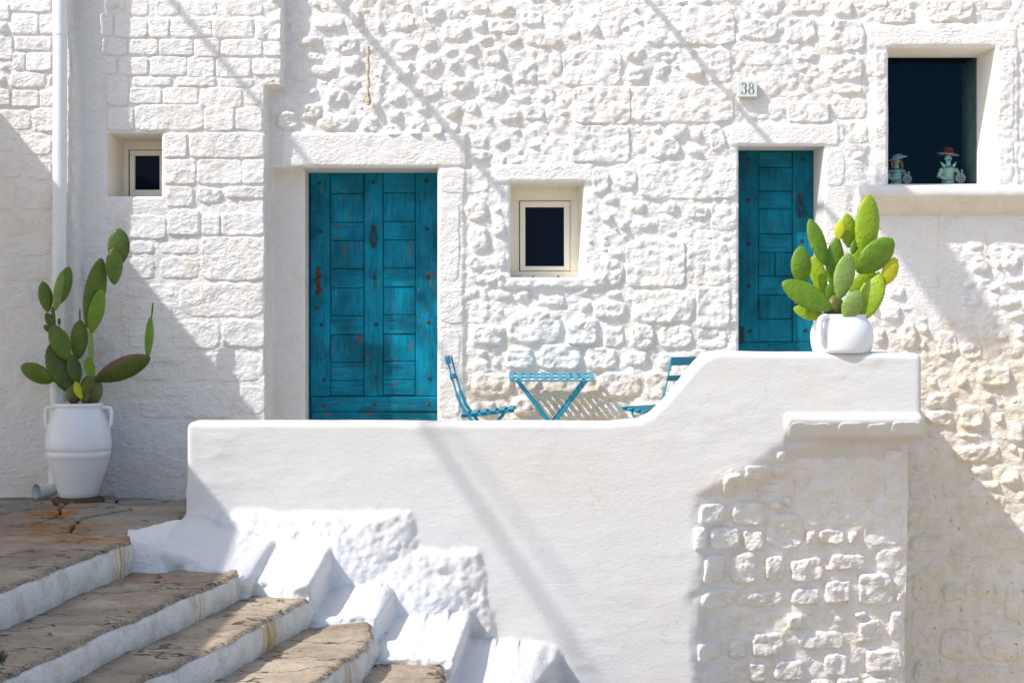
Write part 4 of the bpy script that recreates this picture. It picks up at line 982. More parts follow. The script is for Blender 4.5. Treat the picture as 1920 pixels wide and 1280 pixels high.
# more stones in courses between the traced ones
rp_ = random.Random(3); yrow = 842
while yrow < 1290:
    hrow = rp_.uniform(24, 36); xx_ = 1302 + rp_.uniform(0, 20)
    while xx_ < 1692:
        wr_ = rp_.uniform(26, 62); x1_ = min(xx_ + wr_, 1697)
        if not any(xx_ + 5 < q[2] and x1_ - 5 > q[0] and yrow + 5 < q[3] and yrow + hrow - 5 > q[1] for q in PST[:52]) and yrow - 842 > (1440 - xx_) * .55:
            PST.append((xx_, yrow, x1_ - 3, yrow + hrow - 4, rp_.choice('GPA')))
        xx_ = x1_
    yrow += hrow
for i, (a, b_, c_, d_, k) in enumerate(PST):
    xm = (a + c_) / 2; yy = PY + .01 + .21 * max(0, X(xm, PY) - X(1292, PY)) + .11 * max(0, Z(842, PY) - Z((b_ + d_) / 2, PY))
    x0, x1 = X(a, yy), min(X(c_, yy), XR - .01)
    if x1 - x0 < .03 or (d_ - b_) < 12: continue
    if k in 'RB': k = 'P'
    add_stone((x0, Z(d_, yy), x1, Z(b_, yy)), pier_h, PY, k, pw_, M_wall, 5000 + i * 3, "stone", plinth_stain_bounce, None, clip=False)
for i, (a, b_, c_, d_) in enumerate([(1473, 788, 1564, 842), (1567, 788, 1620, 838), (1622, 788, 1664, 838), (1666, 786, 1727, 832)]):
    add_stone((X(a, PY), Z(d_, PY), X(c_, PY), Z(b_, PY)), pier_h, PY, 'L', pw_, M_parapet, 6000 + i * 5, "ledge_stone", plinth_stain_bounce, None, clip=False)
# whitewashed kerb between the landing and the wall's base
nx_, ny_ = 60, 120
kx = np.linspace(-2.32, -1.6, nx_); ky = np.linspace(-2.42, -1.1, ny_)
KX, KY = np.meshgrid(kx, ky, indexing='ij')
le = np.interp(KY, [-2.42, -2.06, -1.25], [-2.10, -2.19, -1.96]) + fbm(KY, KX * 0, .2, 3, 5) * .02
KZ = -1.42 + .232 * sst((KX - le) / .03) * sst((KY + 2.36 + fbm(KX, KY * 0, .2, 2, 9) * .02) / .03) + fbm(KX, KY, .14, 4, 33) * .022 + .02 * sst((KX + 2) / .3)
KZ = KZ + .05 * sst((KY + 1.5) / .3) - .25 * sst((KX + 2.0) / .16)
mesh_obj("kerb", np.stack([KX, KY, KZ], -1), gridfaces(nx_, ny_), M_plinth, parapet, (-2, -1.8, -1.3), attrs={"stain_bounce": KX * 0 + .15, "drip": KX * 0})

STREET = -3.1
# ------------------------------------------------------------------ ground, terrace floor, landing, steps
def ground_mat():
    m, nt, b = new_mat("limestone_street", .85, .2)
    p = coord(nt); c_ = ramp(nt, noise(nt, p, 1.2, 5, .6), [(.3, (.46, .37, .26)), (.7, (.62, .51, .37))])
    nt.links.new(c_, b.inputs["Base Color"]); bumpn(nt, b, noise(nt, p, 12, 5, .6), .02); return m
M_ground = ground_mat()
tag(mesh_obj("street", [(-400, -400, STREET), (400, -400, STREET), (400, 400, STREET), (-400, 400, STREET)], [(0, 1, 2, 3)], M_ground, smooth=False), kind="structure")
n1, n2 = 90, 24
tx = np.linspace(XL + .03, XR - .02, n1); ty = np.linspace(-1.04, .42, n2); TX, TY = np.meshgrid(tx, ty, indexing='ij'); TY = TY + .20 * sst((TX - .6) / .5) * (1 - (TY + 1.04) / 1.46)
M_terr = simple("terrace_cement", (0.66, 0.54, 0.39), .85, .2, .12, 3, .006, 18)
tag(mesh_obj("terrace_floor", np.stack([TX, TY, -1.04 + fbm(TX, TY, .5, 3, 3) * .006], -1), gridfaces(n1, n2), M_terr), kind="structure")

E = {   # outer edge of each tread (x, y), from the wall towards the camera, and its height
    1: (-1.204, [(-2.12, -2.05), (-2.085, -2.38), (-2.13, -2.75), (-2.289, -3.92), (-2.45, -5.0), (-2.75, -7.0)]),
    2: (-1.378, [(-1.50, -2.05), (-1.505, -2.45), (-1.535, -2.62), (-1.806, -3.944), (-1.95, -4.864), (-2.35, -7.0)]),
    3: (-1.530, [(-1.12, -2.05), (-1.125, -2.30), (-1.16, -2.45), (-1.391, -3.623), (-1.558, -4.187), (-2.0, -7.0)]),
    4: (-1.685, [(-.80, -2.0), (-.78, -2.26), (-.745, -2.50), (-.752, -2.73), (-.793, -3.09), (-.92, -3.61), (-1.5, -7.0)]),
    5: (-1.840, [(-.42, -2.0), (-.38, -2.50), (-.335, -2.78), (-.37, -3.2), (-.55, -4.2), (-1.0, -7.0)]),
    6: (-1.995, [(-.10, -2.0), (-.12, -2.70), (-.02, -3.05), (-.05, -3.8), (-.5, -7.0)]),
    7: (-2.150, [(.45, -2.0), (.46, -2.85), (.45, -3.2), (.3, -4.0), (0.0, -7.0)]),
}
for k in range(8, 13):
    E[k] = (-2.150 - .155 * (k - 7), [(.45 + .42 * (k - 7) + a, b_) for a, b_ in ((0, -1.3), (.01, -2.85), (0, -3.2), (-.15, -4.0), (-.4, -7.0))])
def resample(pts, n):
    pts = np.array(pts); s = np.concatenate([[0], np.cumsum(np.hypot(*np.diff(pts, axis=0).T))])
    t = s[-1] * np.linspace(0, 1, n) ** 1.25
    return np.stack([np.interp(t, s, pts[:, 0]), np.interp(t, s, pts[:, 1])], -1)
stair = empty("stone_staircase", (-1.6, -3.5, STREET), "broad worn brown stone steps with whitewashed risers beside the terrace wall", "staircase")
nv = 260
def rust_at(px, py, x, y, z):
    d = DC + y; ipx = x * F / d + PX0; ipy = -z * F / d + PY0
    return ipx, ipy
def stepstain(V, spots):
    x, y, z = V[..., 0], V[..., 1], V[..., 2]; r = np.zeros(x.shape)
    for (cx_, cy_, rx, ry, a) in spots:
        r = np.maximum(r, a * np.exp(-((x - cx_) / rx) ** 2 - ((y - cy_) / ry) ** 2))
    return r
for k in range(1, 13):
    zk, pts = E[k]; R = resample(pts, nv)
    R[:, 0] += fbm(R[:, 1], R[:, 1] * 0, .18, 4, 200 + k) * .016
    if k == 1: L = np.stack([np.full(nv, -4.2), np.linspace(-2.02, -7, nv)], -1)
    else:
        L = resample(E[k - 1][1], nv); L[:, 0] -= .10
    nu = 70 if k > 1 else 130
    u = np.linspace(0, 1, nu)
    A = L[None] * (1 - u[:, None, None]) + R[None] * u[:, None, None]
    ax, ay = A[..., 0], A[..., 1]
    zz = zk + fbm(ax, ay, .45, 4, 300 + k) * .014 + fbm(ax, ay, .09, 3, 310 + k) * .006
    din = (1 - u)[:, None] * np.hypot(*(R - L).T)[None]
    zz = zz - .014 * (1 - sst(din / .022)) 
    V = np.stack([ax, ay, zz], -1)
    spots = {1: [(-2.32, -2.25, .22, .22, 1.2), (-2.65, -2.15, .3, .12, 1.)], 2: [(-2.0, -2.6, .25, .15, .6)], 3: [], 4: []}.get(k, [])
    ru = stepstain(V, spots)
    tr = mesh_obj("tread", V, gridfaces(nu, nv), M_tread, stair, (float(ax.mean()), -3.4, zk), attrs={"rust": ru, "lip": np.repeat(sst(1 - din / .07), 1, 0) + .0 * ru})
    # riser below the edge
    znext = E[k + 1][0] if k < 12 else STREET
    nr = 16; w = np.linspace(0, 1, nr); Rv = np.zeros((nr, nv, 3))
    ztopv = V[-1, :, 2]
    tang = np.gradient(R, axis=0); nrm = np.stack([-tang[:, 1], tang[:, 0]], -1); nrm /= np.linalg.norm(nrm, axis=1)[:, None]
    nrm[nrm[:, 0] < 0] *= -1
    for i, w_ in enumerate(w):
        zr = ztopv - .002 + (znext - .02 - ztopv) * w_
        bul = .004 + .012 * math.sin(math.pi * min(1, w_ * 1.1)) + fbm(R[:, 1], zr, .10, 4, 400 + k) * .010 - .008 * (w_ < .05)
        Rv[i, :, 0] = R[:, 0] + nrm[:, 0] * bul; Rv[i, :, 1] = R[:, 1] + nrm[:, 1] * bul; Rv[i, :, 2] = zr
    sp = {1: [(-2.10, -2.52, .2, .10, 1.)], 2: [(-1.62, -2.95, .3, .07, .8)], 3: [(-1.24, -2.88, .3, .16, 1.)], 4: [(-.80, -3.15, .3, .10, .6)]}.get(k, [])
    mesh_obj("riser", Rv, gridfaces(nr, nv)[:, ::-1].copy(), M_riser, stair, (float(ax.mean()), -3.4, zk), attrs={"rust": stepstain(Rv, sp)})
# landing of irregular flagstones
land = tag(mesh_obj("landing", [(-4.2, -2.10, -1.235), (-2.0, -2.10, -1.235), (-2.0, .05, -1.235), (-4.2, .05, -1.235)], [(0, 1, 2, 3)], M_soil, smooth=False), kind="structure")
FL = [[(225, 1003), (395 / 1, 985), (358, 962), (250, 958), (150, 975), (128, 998)], [(250, 956), (365, 960), (352, 938), (222, 931), (218, 945)], [(150, 972), (246, 956), (214, 944), (218, 930), (160, 930), (120, 950), (112, 972)],
      [(-30, 1004), (124, 998), (146, 974), (108, 972), (60, 985), (-30, 980)], [(-30, 978), (58, 983), (106, 970), (116, 950), (70, 944), (-30, 950)], [(-30, 948), (70, 942), (118, 948), (158, 929), (200, 920), (-30, 914)]]
for i, poly in enumerate(FL):
    P2 = []
    for (px, py) in poly:
        d = 1.204 * F / (py - PY0); P2.append(((px - PX0) * d / F, d - DC))
    P2 = np.array(P2); P2[:, 1] = np.clip(P2[:, 1], -2.06, .0); P2[:, 0] = np.minimum(P2[:, 0], np.interp(P2[:, 1], [-2.06, -1.25, 0], [-2.17, -1.93, -1.93]))
    cen = P2.mean(0)
    # dense polygon outline with wobble, then rings towards the centre
    out = []
    for a, b_ in zip(P2, np.roll(P2, -1, 0)):
        for t in np.linspace(0, 1, 14)[:-1]: out.append(a + (b_ - a) * t)
    out = np.array(out); wob = np.stack([fbm(out[:, 0], out[:, 1], .15, 3, 7), fbm(out[:, 0], out[:, 1], .15, 3, 8)], -1) * .03
    out = cen + (out + wob - cen) * .992
    V = []; rr = [1.0, .99, .96, .85, .7, .55, .4, .25, .12]
    for q, s_ in enumerate(rr):
        pts = cen + (out - cen) * s_
        zz = -1.204 + fbm(pts[:, 0], pts[:, 1], .35, 4, 20) * .010 + fbm(pts[:, 0], pts[:, 1], .08, 3, 21) * .004 - (.028 if q == 0 else .006 if q == 1 else 0) + (i % 3) * .003
        V += [(p[0], p[1], z) for p, z in zip(pts, zz)]
    n = len(out); V.append((cen[0], cen[1], -1.203))
    Fc = [(q * n + j, q * n + (j + 1) % n, (q + 1) * n + (j + 1) % n, (q + 1) * n + j) for q in range(len(rr) - 1) for j in range(n)]
    Fc += [((len(rr) - 1) * n + j, (len(rr) - 1) * n + (j + 1) % n, len(V) - 1) for j in range(n)]
    V = np.array(V)
    mesh_obj("flagstone", V, Fc, M_flag, land, (cen[0], cen[1], -1.2), attrs={"rust": stepstain(V, [(-2.87, -.75, .14, .25, 1.3), (-2.84, -1.2, .15, .35, 1.4), (-2.65, -1.75, .32, .25, 1.2), (-3.2, -1.5, .25, .3, .6)])})

# ------------------------------------------------------------------ slabs added out of frame, left, to cast a neighbouring house's shade
nb = empty("shade_slabs", (-6.5, -4.0, STREET), "added unseen white slabs on posts left of the landing, casting shade on it", "shade caster")
MB().box(-8.5, -4.0, -1.62, .6, 1.82, 2.06, .02).build("shade_slab", M_plinth, nb, (-6.5, -.5, 2), smooth=False)
MB().box(-8.5, -4.003, -7.4, -1.60, 1.30, 1.55, .02).build("shade_slab", M_plinth, nb, (-6.5, -4, 1.5), smooth=False)
MB().box(-8.5, -4.001, -1.72, -1.61, 1.35, 2.04, .01).build("slab_gap_blocker", M_plinth, nb, (-6.5, -1.6, 1.7), smooth=False)  # added to block sun between the two slabs
for (px_, py_) in ((-4.25, -7.1), (-6.2, -7.1), (-8.2, -7.1), (-8.2, -4.2), (-8.2, -1.8)):
    MB().box(px_ - .16, px_ + .16, py_ - .16, py_ + .16, STREET, 1.302, .02).build("slab_post", M_plinth, nb, (px_, py_, STREET), smooth=False)  # posts in place of walls, to let skylight through

# ------------------------------------------------------------------ poles and cables overhead (out of frame, their shadows fall on the walls)
M_pole = simple("weathered_pole", (0.25, 0.22, 0.18), .7, .3, .2)
S0 = Vector((-1.70, -1.0, 2.03))
def pole(px1, py1, length, r, label):
    tip = Vector((X(px1), 0, Z(py1))) + S0 * length
    base = Vector((tip.x, 0.05, tip.z - .06))
    o = MB().tube([base, tip], r, 10).build("wall_pole", M_pole, None, base); tag(o, label, "pole")
pole(948, 368, 1.25, .027, "long thin pole projecting from the house wall above the middle window")
pole(1582, 430, 1.30, .021, "thin pole projecting from the house wall high above the narrow door")
def cable(pts, r, label):
    P = [Vector(p) + S0 * s for (p, s) in pts]
    Q = []
    for a, b_ in zip(P[:-1], P[1:]):
        for t in np.linspace(0, 1, 10)[:-1]: Q.append(a.lerp(b_, t))
    Q.append(P[-1]); o = MB().tube(Q, r, 8).build("overhead_cable", M_black, None, P[0]); tag(o, label, "cable")
cable([((X(300), 0, Z(-25)), 1.15), ((X(580), 0, Z(305)), 1.75), ((X(800, PY), PY, Z(800, PY)), 3.5), ((X(1110, PY), PY, Z(1265, PY)), 4.3)], .025, "black cable sagging overhead in front of the wide door")
cable([((X(760, PY), PY, Z(705, PY)), 4.4), ((X(905, PY), PY, Z(880, PY)), 4.6), ((X(1085, PY), PY, Z(1120, PY)), 4.9)], .013, "thin black cable overhead crossing the terrace wall")
# unseen roll added above the frame to cast a soft shadow band
A0 = Vector((X(1645), 0, Z(345))) + S0 * 1.75; A1 = Vector((X(1850), 0, Z(640))) + S0 * 2.25
aw = empty("shadow_roll", (A0.x, 0, A0.z), "added unseen roll above the big window, casting a soft shadow band", "awning")
MB().tube([A0, A0.lerp(A1, .1), A0.lerp(A1, .5), A0.lerp(A1, .9), A1], [.06, .15, .17, .16, .10], 14).build("shadow_roll_body", simple("canvas", (.6, .57, .5), .9, .1), aw, A0)
MB().tube([(A0.x, .05, A0.z + .1), A0 + Vector((0, 0, .1)), A1 + Vector((0, 0, .1))], .01, 6).build("arm", M_black, aw, A0)

# ------------------------------------------------------------------ downpipe
PYP = -.25 - .075
dp = empty("downpipe", W(110, 905, PYP), "white plastic rainwater downpipe at the left with an open elbow outlet", "pipe")
x0 = X(112.5, PYP)
def pts_line(a, b_, n=2): return [Vector(a).lerp(Vector(b_), t) for t in np.linspace(0, 1, n)]
rp = 13.0 / F * (DC + PYP)
MB().tube([(x0, PYP, Z(62, PYP)), (x0, PYP, 3.6)], rp + .003, 28).build("upper_pipe", M_pvc, dp, (x0, PYP, 1.9))
MB().tube([(x0 - .004, PYP, Z(520, PYP)), (x0, PYP, Z(66, PYP))], rp, 28).build("middle_pipe", M_pvc, dp, (x0, PYP, 1))
MB().tube([(x0, PYP, Z(66, PYP)), (x0, PYP, Z(58, PYP))], rp + .0035, 28).build("socket_collar", M_pvc, dp, (x0, PYP, Z(60, PYP)))
MB().tube([(x0 - .03, PYP, Z(880, PYP)), (x0 - .018, PYP, Z(640, PYP)), (x0 - .006, PYP, Z(522, PYP))], rp * .92, 28).build("lower_pipe", M_pvc, dp, (x0, PYP, -.6))
MB().tube([(x0 - .006, PYP, Z(530, PYP)), (x0 - .004, PYP, Z(515, PYP))], rp + .004, 28).build("socket_collar", M_pvc, dp, (x0, PYP, Z(522, PYP)))
MB().box(x0 - .055, x0 + .05, PYP - .002, PYP + .1, Z(541, PYP), Z(534, PYP), .004).build("bracket", M_pvc, dp, (x0, PYP, Z(538, PYP)), smooth=False)
be = [(x0 - .03, PYP, Z(878, PYP))]
for t in np.linspace(0, 1, 8): 
    a = t * math.pi / 2 * .98; be.append((x0 - .03 - .05 * (1 - math.cos(a)) - .0, PYP - .05 * (1 - math.cos(a)) * 1.0, Z(900, PYP) - .065 * math.sin(a)))
lx, ly, lz = be[-1]; be.append((lx - .045, ly - .06, lz))
oc = MB().tube(be, rp * 1.0, 28, caps=False); oc.tube(be[::-1][:-1], rp * .9, 28, caps=False); oc.build("elbow_outlet", M_pvc, dp, (lx, ly, lz))
e1, e2 = Vector(be[-2]), Vector(be[-1]); dd = (e2 - e1).normalized()
MB().tube([e2 - dd * .03, e2 + dd * .002], rp * 1.09, 28, caps=False).tube([e2 + dd * .002, e2 - dd * .03], rp * .92, 28, caps=False).build("outlet_rim", M_pvc, dp, e2)

# ------------------------------------------------------------------ pots
def handle(parent, pts, r, mat, c_):
    P = [Vector(p) for p in pts]; Q = []
    for i in range(len(P) - 1):
        p0, p1, p2, p3 = P[max(i - 1, 0)], P[i], P[i + 1], P[min(i + 2, len(P) - 1)]
        for t in np.linspace(0, 1, 7)[:-1]:
            Q.append(.5 * ((2 * p1) + (-p0 + p2) * t + (2 * p0 - 5 * p1 + 4 * p2 - p3) * t * t + (-p0 + 3 * p1 - 3 * p2 + p3) * t ** 3))
    Q.append(P[-1])
    return MB().tube(Q, r, 12).build("handle", mat, parent, c_)
yp = -.52; s = (DC + yp) / F
base = W(147, 934, yp)
po = empty("tall_pot", base, "tall white glazed two-handled urn on the landing by the downpipe", "pot")
prof_px = [(0.1, 931), (33, 931), (36, 929), (38, 920), (44, 900), (51, 880), (56, 862), (57.5, 857), (59, 855), (59.5, 846), (58.5, 844), (60, 842), (61, 836), (60.5, 825), (59, 812), (55, 795), (50, 781), (45, 771), (42.5, 765), (43, 762.5), (45, 760), (45, 756), (43, 754.5), (39, 755), (38.5, 762), (37, 775), (0.1, 776)]
MB().lathe([(r * s, -(py - 934) * s) for r, py in prof_px], 72, base).build("urn_body", M_ceramic, po, base)
MB().lathe([(.001, 0), (38.5 * s, 0), (38.5 * s, .01), (.001, .012)], 30, W(147, 762, yp)).build("soil", M_soil, po, W(147, 762, yp))
for sg in (-1, 1):
    hp = [(sg * 41, 764), (sg * 52, 763.5), (sg * 59, 765), (sg * 61.5, 772), (sg * 61.5, 785), (sg * 60, 796), (sg * 55.5, 802)]
    handle(po, [W(147 + a, b_, yp) for a, b_ in hp], 3.6 * s, M_ceramic, W(147 + sg * 58, 780, yp))
sb = MB(); 
bs = tag(mesh_obj("base_stone", *(lambda b: (b.v, b.f))(MB().lathe([(.001, 0), (.175, 0), (.17, .03), (.155, .042), (.001, .044)], 14, (base.x, base.y, -1.212))), M_soil, None, (base.x, base.y, -1.21)), "dirty brown slab under the tall white urn", "slab")

yp2 = -1.165; s2 = (DC + yp2) / F
zb2 = Z(661, PY) - .003; b2 = Vector((X(1578.5, yp2), yp2, zb2))
p2o = empty("round_pot", b2, "squat round white pot with a side handle on the raised end of the parapet", "pot")
pr = [(.1, 0), (50, 0), (53, 1.5), (55.5, 8), (58, 20), (58.8, 32), (57.5, 44), (53, 55), (47, 64), (45, 68.5), (46.5, 70.5), (45, 72), (42, 71), (41, 64), (40, 60), (.1, 60)]
MB().lathe([(r * s2, z * s2) for r, z in pr], 72, b2).build("pot_body", M_ceramic, p2o, b2)
MB().lathe([(.001, 0), (41 * s2, 0), (41 * s2, .004), (.001, .008)], 30, b2 + Vector((0, 0, 64 * s2))).build("soil", M_soil, p2o, b2 + Vector((0, 0, 64 * s2)))
# handle at the front left of the pot
th = math.radians(224)
def onp(r, z, dth=0): return b2 + Vector((r * s2 * math.cos(th + dth), r * s2 * math.sin(th + dth), z * s2))
handle(p2o, [onp(44, 67), onp(58, 67), onp(70, 60), onp(70, 42), onp(63, 24), onp(56, 16)], 5.6 * s2, M_ceramic, onp(58, 45))

# ------------------------------------------------------------------ prickly pears
M_areole = simple("cactus_areole", (0.16, 0.11, 0.05), .9, .1, .4)
def pad(parent, base, tip, width, mat, yaw=0, dyt=0.0, thick=.16, cork=0.0, edge=0.0, shape=1.0, px=None, bend=0.0, top_cork=False):
    base = Vector(base) - (Vector(tip) - Vector(base)) * .06
    d = Vector(tip) - Vector(base); d.y += dyt * d.length; Ln = d.length; dz = d.normalized()
    nrm = Vector((0, -1, 0)); nrm = (nrm - dz * nrm.dot(dz)).normalized()
    nrm = Matrix.Rotation(math.radians(yaw), 3, dz) @ nrm
    xa = (-nrm).cross(dz).normalized()       # local x
    Mx = Matrix((xa, -nrm, dz)).transposed()
    wact = width / max(.35, math.cos(math.radians(yaw)))
    nr, ns = 22, 26; V = []; ck = []; rs = random.uniform(0, 50)
    for i in range(nr + 1):
        t = i / nr; tt = .5 - .5 * math.cos(math.pi * t)
        f = math.sin(math.pi * tt ** (1.08 if shape >= 1 else 1.0)) ** .56 if 0 < i < nr else 0
        if shape < 1: f = math.sin(math.pi * tt) ** .35 if 0 < i < nr else 0.0
        hw = wact / 2 * max(f, .02 if i in (0, nr) else f) ; ht = min(wact * thick, .02 + wact * thick * .35) * (max(f, .03) ** .75)
        for k in range(ns):
            a = 2 * math.pi * k / ns
            wob = 1 + .035 * math.sin(3 * a + rs) + .03 * float(vnoise(np.array([t * 5 + rs]), np.array([math.cos(a) * 1.5]), 3)[0] - .5) * 2
            x_ = hw * math.cos(a) * wob; y_ = ht * math.sin(a) * (1 + .1 * math.sin(5 * t + rs)) + bend * math.sin(math.pi * tt) * Ln
            V.append((x_, y_, tt * Ln))
            e_ = abs(math.cos(a)) ** 6 * edge
            ck.append(max(cork * (1 - tt) * 1.0, e_, (min(.85, max(0, -math.cos(a) * 1.3)) if top_cork else 0)) + (.22 * max(0, 1 - tt * 6)))
    Fc = [(i * ns + k, i * ns + (k + 1) % ns, (i + 1) * ns + (k + 1) % ns, (i + 1) * ns + k) for i in range(nr) for k in range(ns)]
    o = mesh_obj("pad", V, Fc, mat, None, (0, 0, 0), local=True, attrs={"cork": ck})
    o.parent = parent; o.location = Vector(base) - WORLD[parent.name]; o.rotation_mode = 'QUATERNION'; o.rotation_quaternion = Mx.to_quaternion()
    if wact > .09:
        ar = MB(); rr_ = random.Random(len(WORLD) + int(rs * 10)); n_ = int(10 + wact * 60)
        for q_ in range(n_):
            t = .12 + .86 * (q_ // 2 + .5) / (n_ / 2); sg = 1 if q_ % 2 else -1
            i = min(nr - 1, max(1, int(t * nr))); v1 = V[i * ns + (0 if sg > 0 else ns // 2)]
            ar.ell((v1[0] * 1.005, v1[1], v1[2] + rr_.uniform(-.004, .004)), (.0028, .003, .0034), 6, 4)
            if rr_.random() < .8:
                d_ = Vector((sg, rr_.uniform(-.6, .6), rr_.uniform(-.2, .8))).normalized() * rr_.uniform(.008, .014)
                p0 = Vector(v1); ar.add([p0 + Vector((0, 0, .0009)), p0 - Vector((0, 0, .0009)), p0 + d_], [(0, 1, 2)])
        ao = mesh_obj("areoles", ar.v, ar.f, M_areole, None, (0, 0, 0), local=True); ao.parent = o; ao["kind"] = "stuff"
    return o
def spines(parent, rows, fz_, yw, seed):
    rr = random.Random(seed)
def zc(ox_, oy_, f): return lambda x, y_, dep: W(ox_ + x / f, oy_ + y_ / f, dep)
# tall cactus in the urn
c1 = empty("prickly_pear", W(147, 760, yp), "tall shaded prickly pear cactus with long arms growing in the tall urn", "cactus")
q = zc(20, 400, 3.37); S1 = (DC + yp) / F / 3.37
LP = [  # base, tip, width, mat, yaw, y offset, kwargs
    ((400, 1200), (395, 1075), 105, 'b', 10, .00, dict(thick=.45)), ((515, 1205), (505, 1015), 145, 'b', 10, .02, dict(cork=.2, edge=.3)),
    ((385, 1120), (250, 825), 165, 'd', 15, .00, dict(edge=.35)), ((420, 1070), (385, 892), 80, 'd', 25, -.05, {}), ((258, 1055), (66, 962), 118, 'm', -10, .00, {}),
    ((355, 918), (262, 702), 112, 'm', 20, -.06, {}), ((425, 908), (438, 672), 112, 'm', 5, .03, {}), ((438, 680), (437, 600), 11, 'd', 0, .03, dict(shape=.5, thick=.5)),
    ((275, 712), (265, 590), 27, 'm', 0, -.04, dict(shape=.5, thick=.45)), ((235, 614), (203, 430), 82, 'm', 20, -.05, dict(edge=.2)), ((283, 602), (328, 362), 48, 'p', 55, -.06, {}), ((312, 560), (368, 336), 92, 'm', 15, -.03, {}),
    ((268, 716), (224, 628), 56, 'd', 0, -.06, {}), ((247, 746), (212, 704), 38, 'd', 0, -.06, {}), ((307, 704), (307, 660), 20, 'd', 0, -.03, {}),
    ((508, 950), (505, 730), 34, 'p', 0, .00, dict(shape=.5, thick=.45, cork=.25)), ((492, 700), (572, 282), 128, 'm', 20, .00, dict(edge=.3)), ((512, 742), (574, 478), 78, 'g', 45, -.06, dict(edge=.3)),
    ((655, 438), (656, 215), 92, 'm', 35, -.05, {}), ((680, 320), (684, 94), 138, 'd', 5, .00, {}),
    ((550, 1045), (882, 908), 140, 'd', 10, .0, dict(top_cork=True)), ((866, 902), (884, 655), 34, 'g', 60, .02, dict(edge=.4, thick=.3)), ((890, 662), (900, 560), 11, 'd', 0, .02, dict(shape=.5, thick=.5)),
    ((517, 1034), (482, 906), 68, 'g', 10, -.09, {}), ((462, 1150), (512, 1020), 44, 'm', 40, -.09, {}), ((445, 1168), (408, 1062), 48, 'y', 25, -.10, dict(cork=.3)), ((470, 1200), (460, 1110), 60, 'b', 0, -.04, dict(thick=.4)),
]
for (b_, t_, w_, mk, yw, yo, kw) in LP:
    dep = yp + .02 + yo
    pad(c1, q(b_[0], b_[1], dep), q(t_[0], t_[1], dep), w_ * S1, M_pad[mk], yw, **kw)
# lime cactus in the round pot
c2 = empty("prickly_pear", b2 + Vector((0, 0, .2)), "sunlit lime green prickly pear cactus with broad pads in the round pot", "cactus")
q = zc(1440, 350, 3.88); S2_ = (DC + yp2) / F / 3.88
RP = [
    ((490, 960), (490, 785), 130, 'b', 10, -.02, dict(thick=.4)), ((450, 850), (450, 705), 100, 'g', 10, .02, dict(cork=.25)), ((420, 955), (470, 870), 80, 'b', 0, -.03, dict(thick=.4)),
    ((475, 715), (500, 368), 142, 'g', 15, .04, dict(edge=.3, cork=.3)), ((703, 500), (738, 58), 188, 'l', 14, .03, {}), ((590, 430), (573, 195), 128, 'l', 10, .07, {}), ((515, 378), (530, 243), 78, 'y', -10, .02, dict(cork=.1)),
    ((415, 556), (303, 235), 128, 'g', 25, -.02, {}), ((243, 708), (240, 431), 158, 'g', 20, -.06, {}), ((405, 762), (325, 505), 118, 'l', -15, .05, {}), ((442, 878), (92, 698), 178, 'g', 10, -.11, dict(dyt=-.15)), ((405, 948), (185, 885), 104, 'l', 0, -.05, dict(edge=.2)),
    ((665, 610), (648, 440), 108, 'l', 10, .05, {}), ((632, 510), (642, 383), 84, 'g', 25, .05, {}), ((520, 800), (592, 482), 156, 'p', 12, -.12, dict(dyt=.02)), ((660, 608), (912, 385), 205, 'g', 18, -.05, {}),
    ((845, 708), (930, 518), 116, 'y', 5, -.02, dict(edge=.45)), ((690, 955), (815, 625), 172, 'l', -20, -.03, dict(edge=.25)), ((610, 790), (770, 610), 150, 'l', 5, .04, dict(edge=.1)), ((565, 960), (668, 757), 152, 'p', 10, -.14, {}),
    ((560, 960), (545, 830), 80, 'b', 0, .03, dict(thick=.4)),
]
for (b_, t_, w_, mk, yw, yo, kw) in RP:
    dep = yp2 + yo
    pad(c2, q(b_[0], b_[1], dep), q(t_[0], t_[1], dep), w_ * S2_, M_pad[mk], yw, **kw)

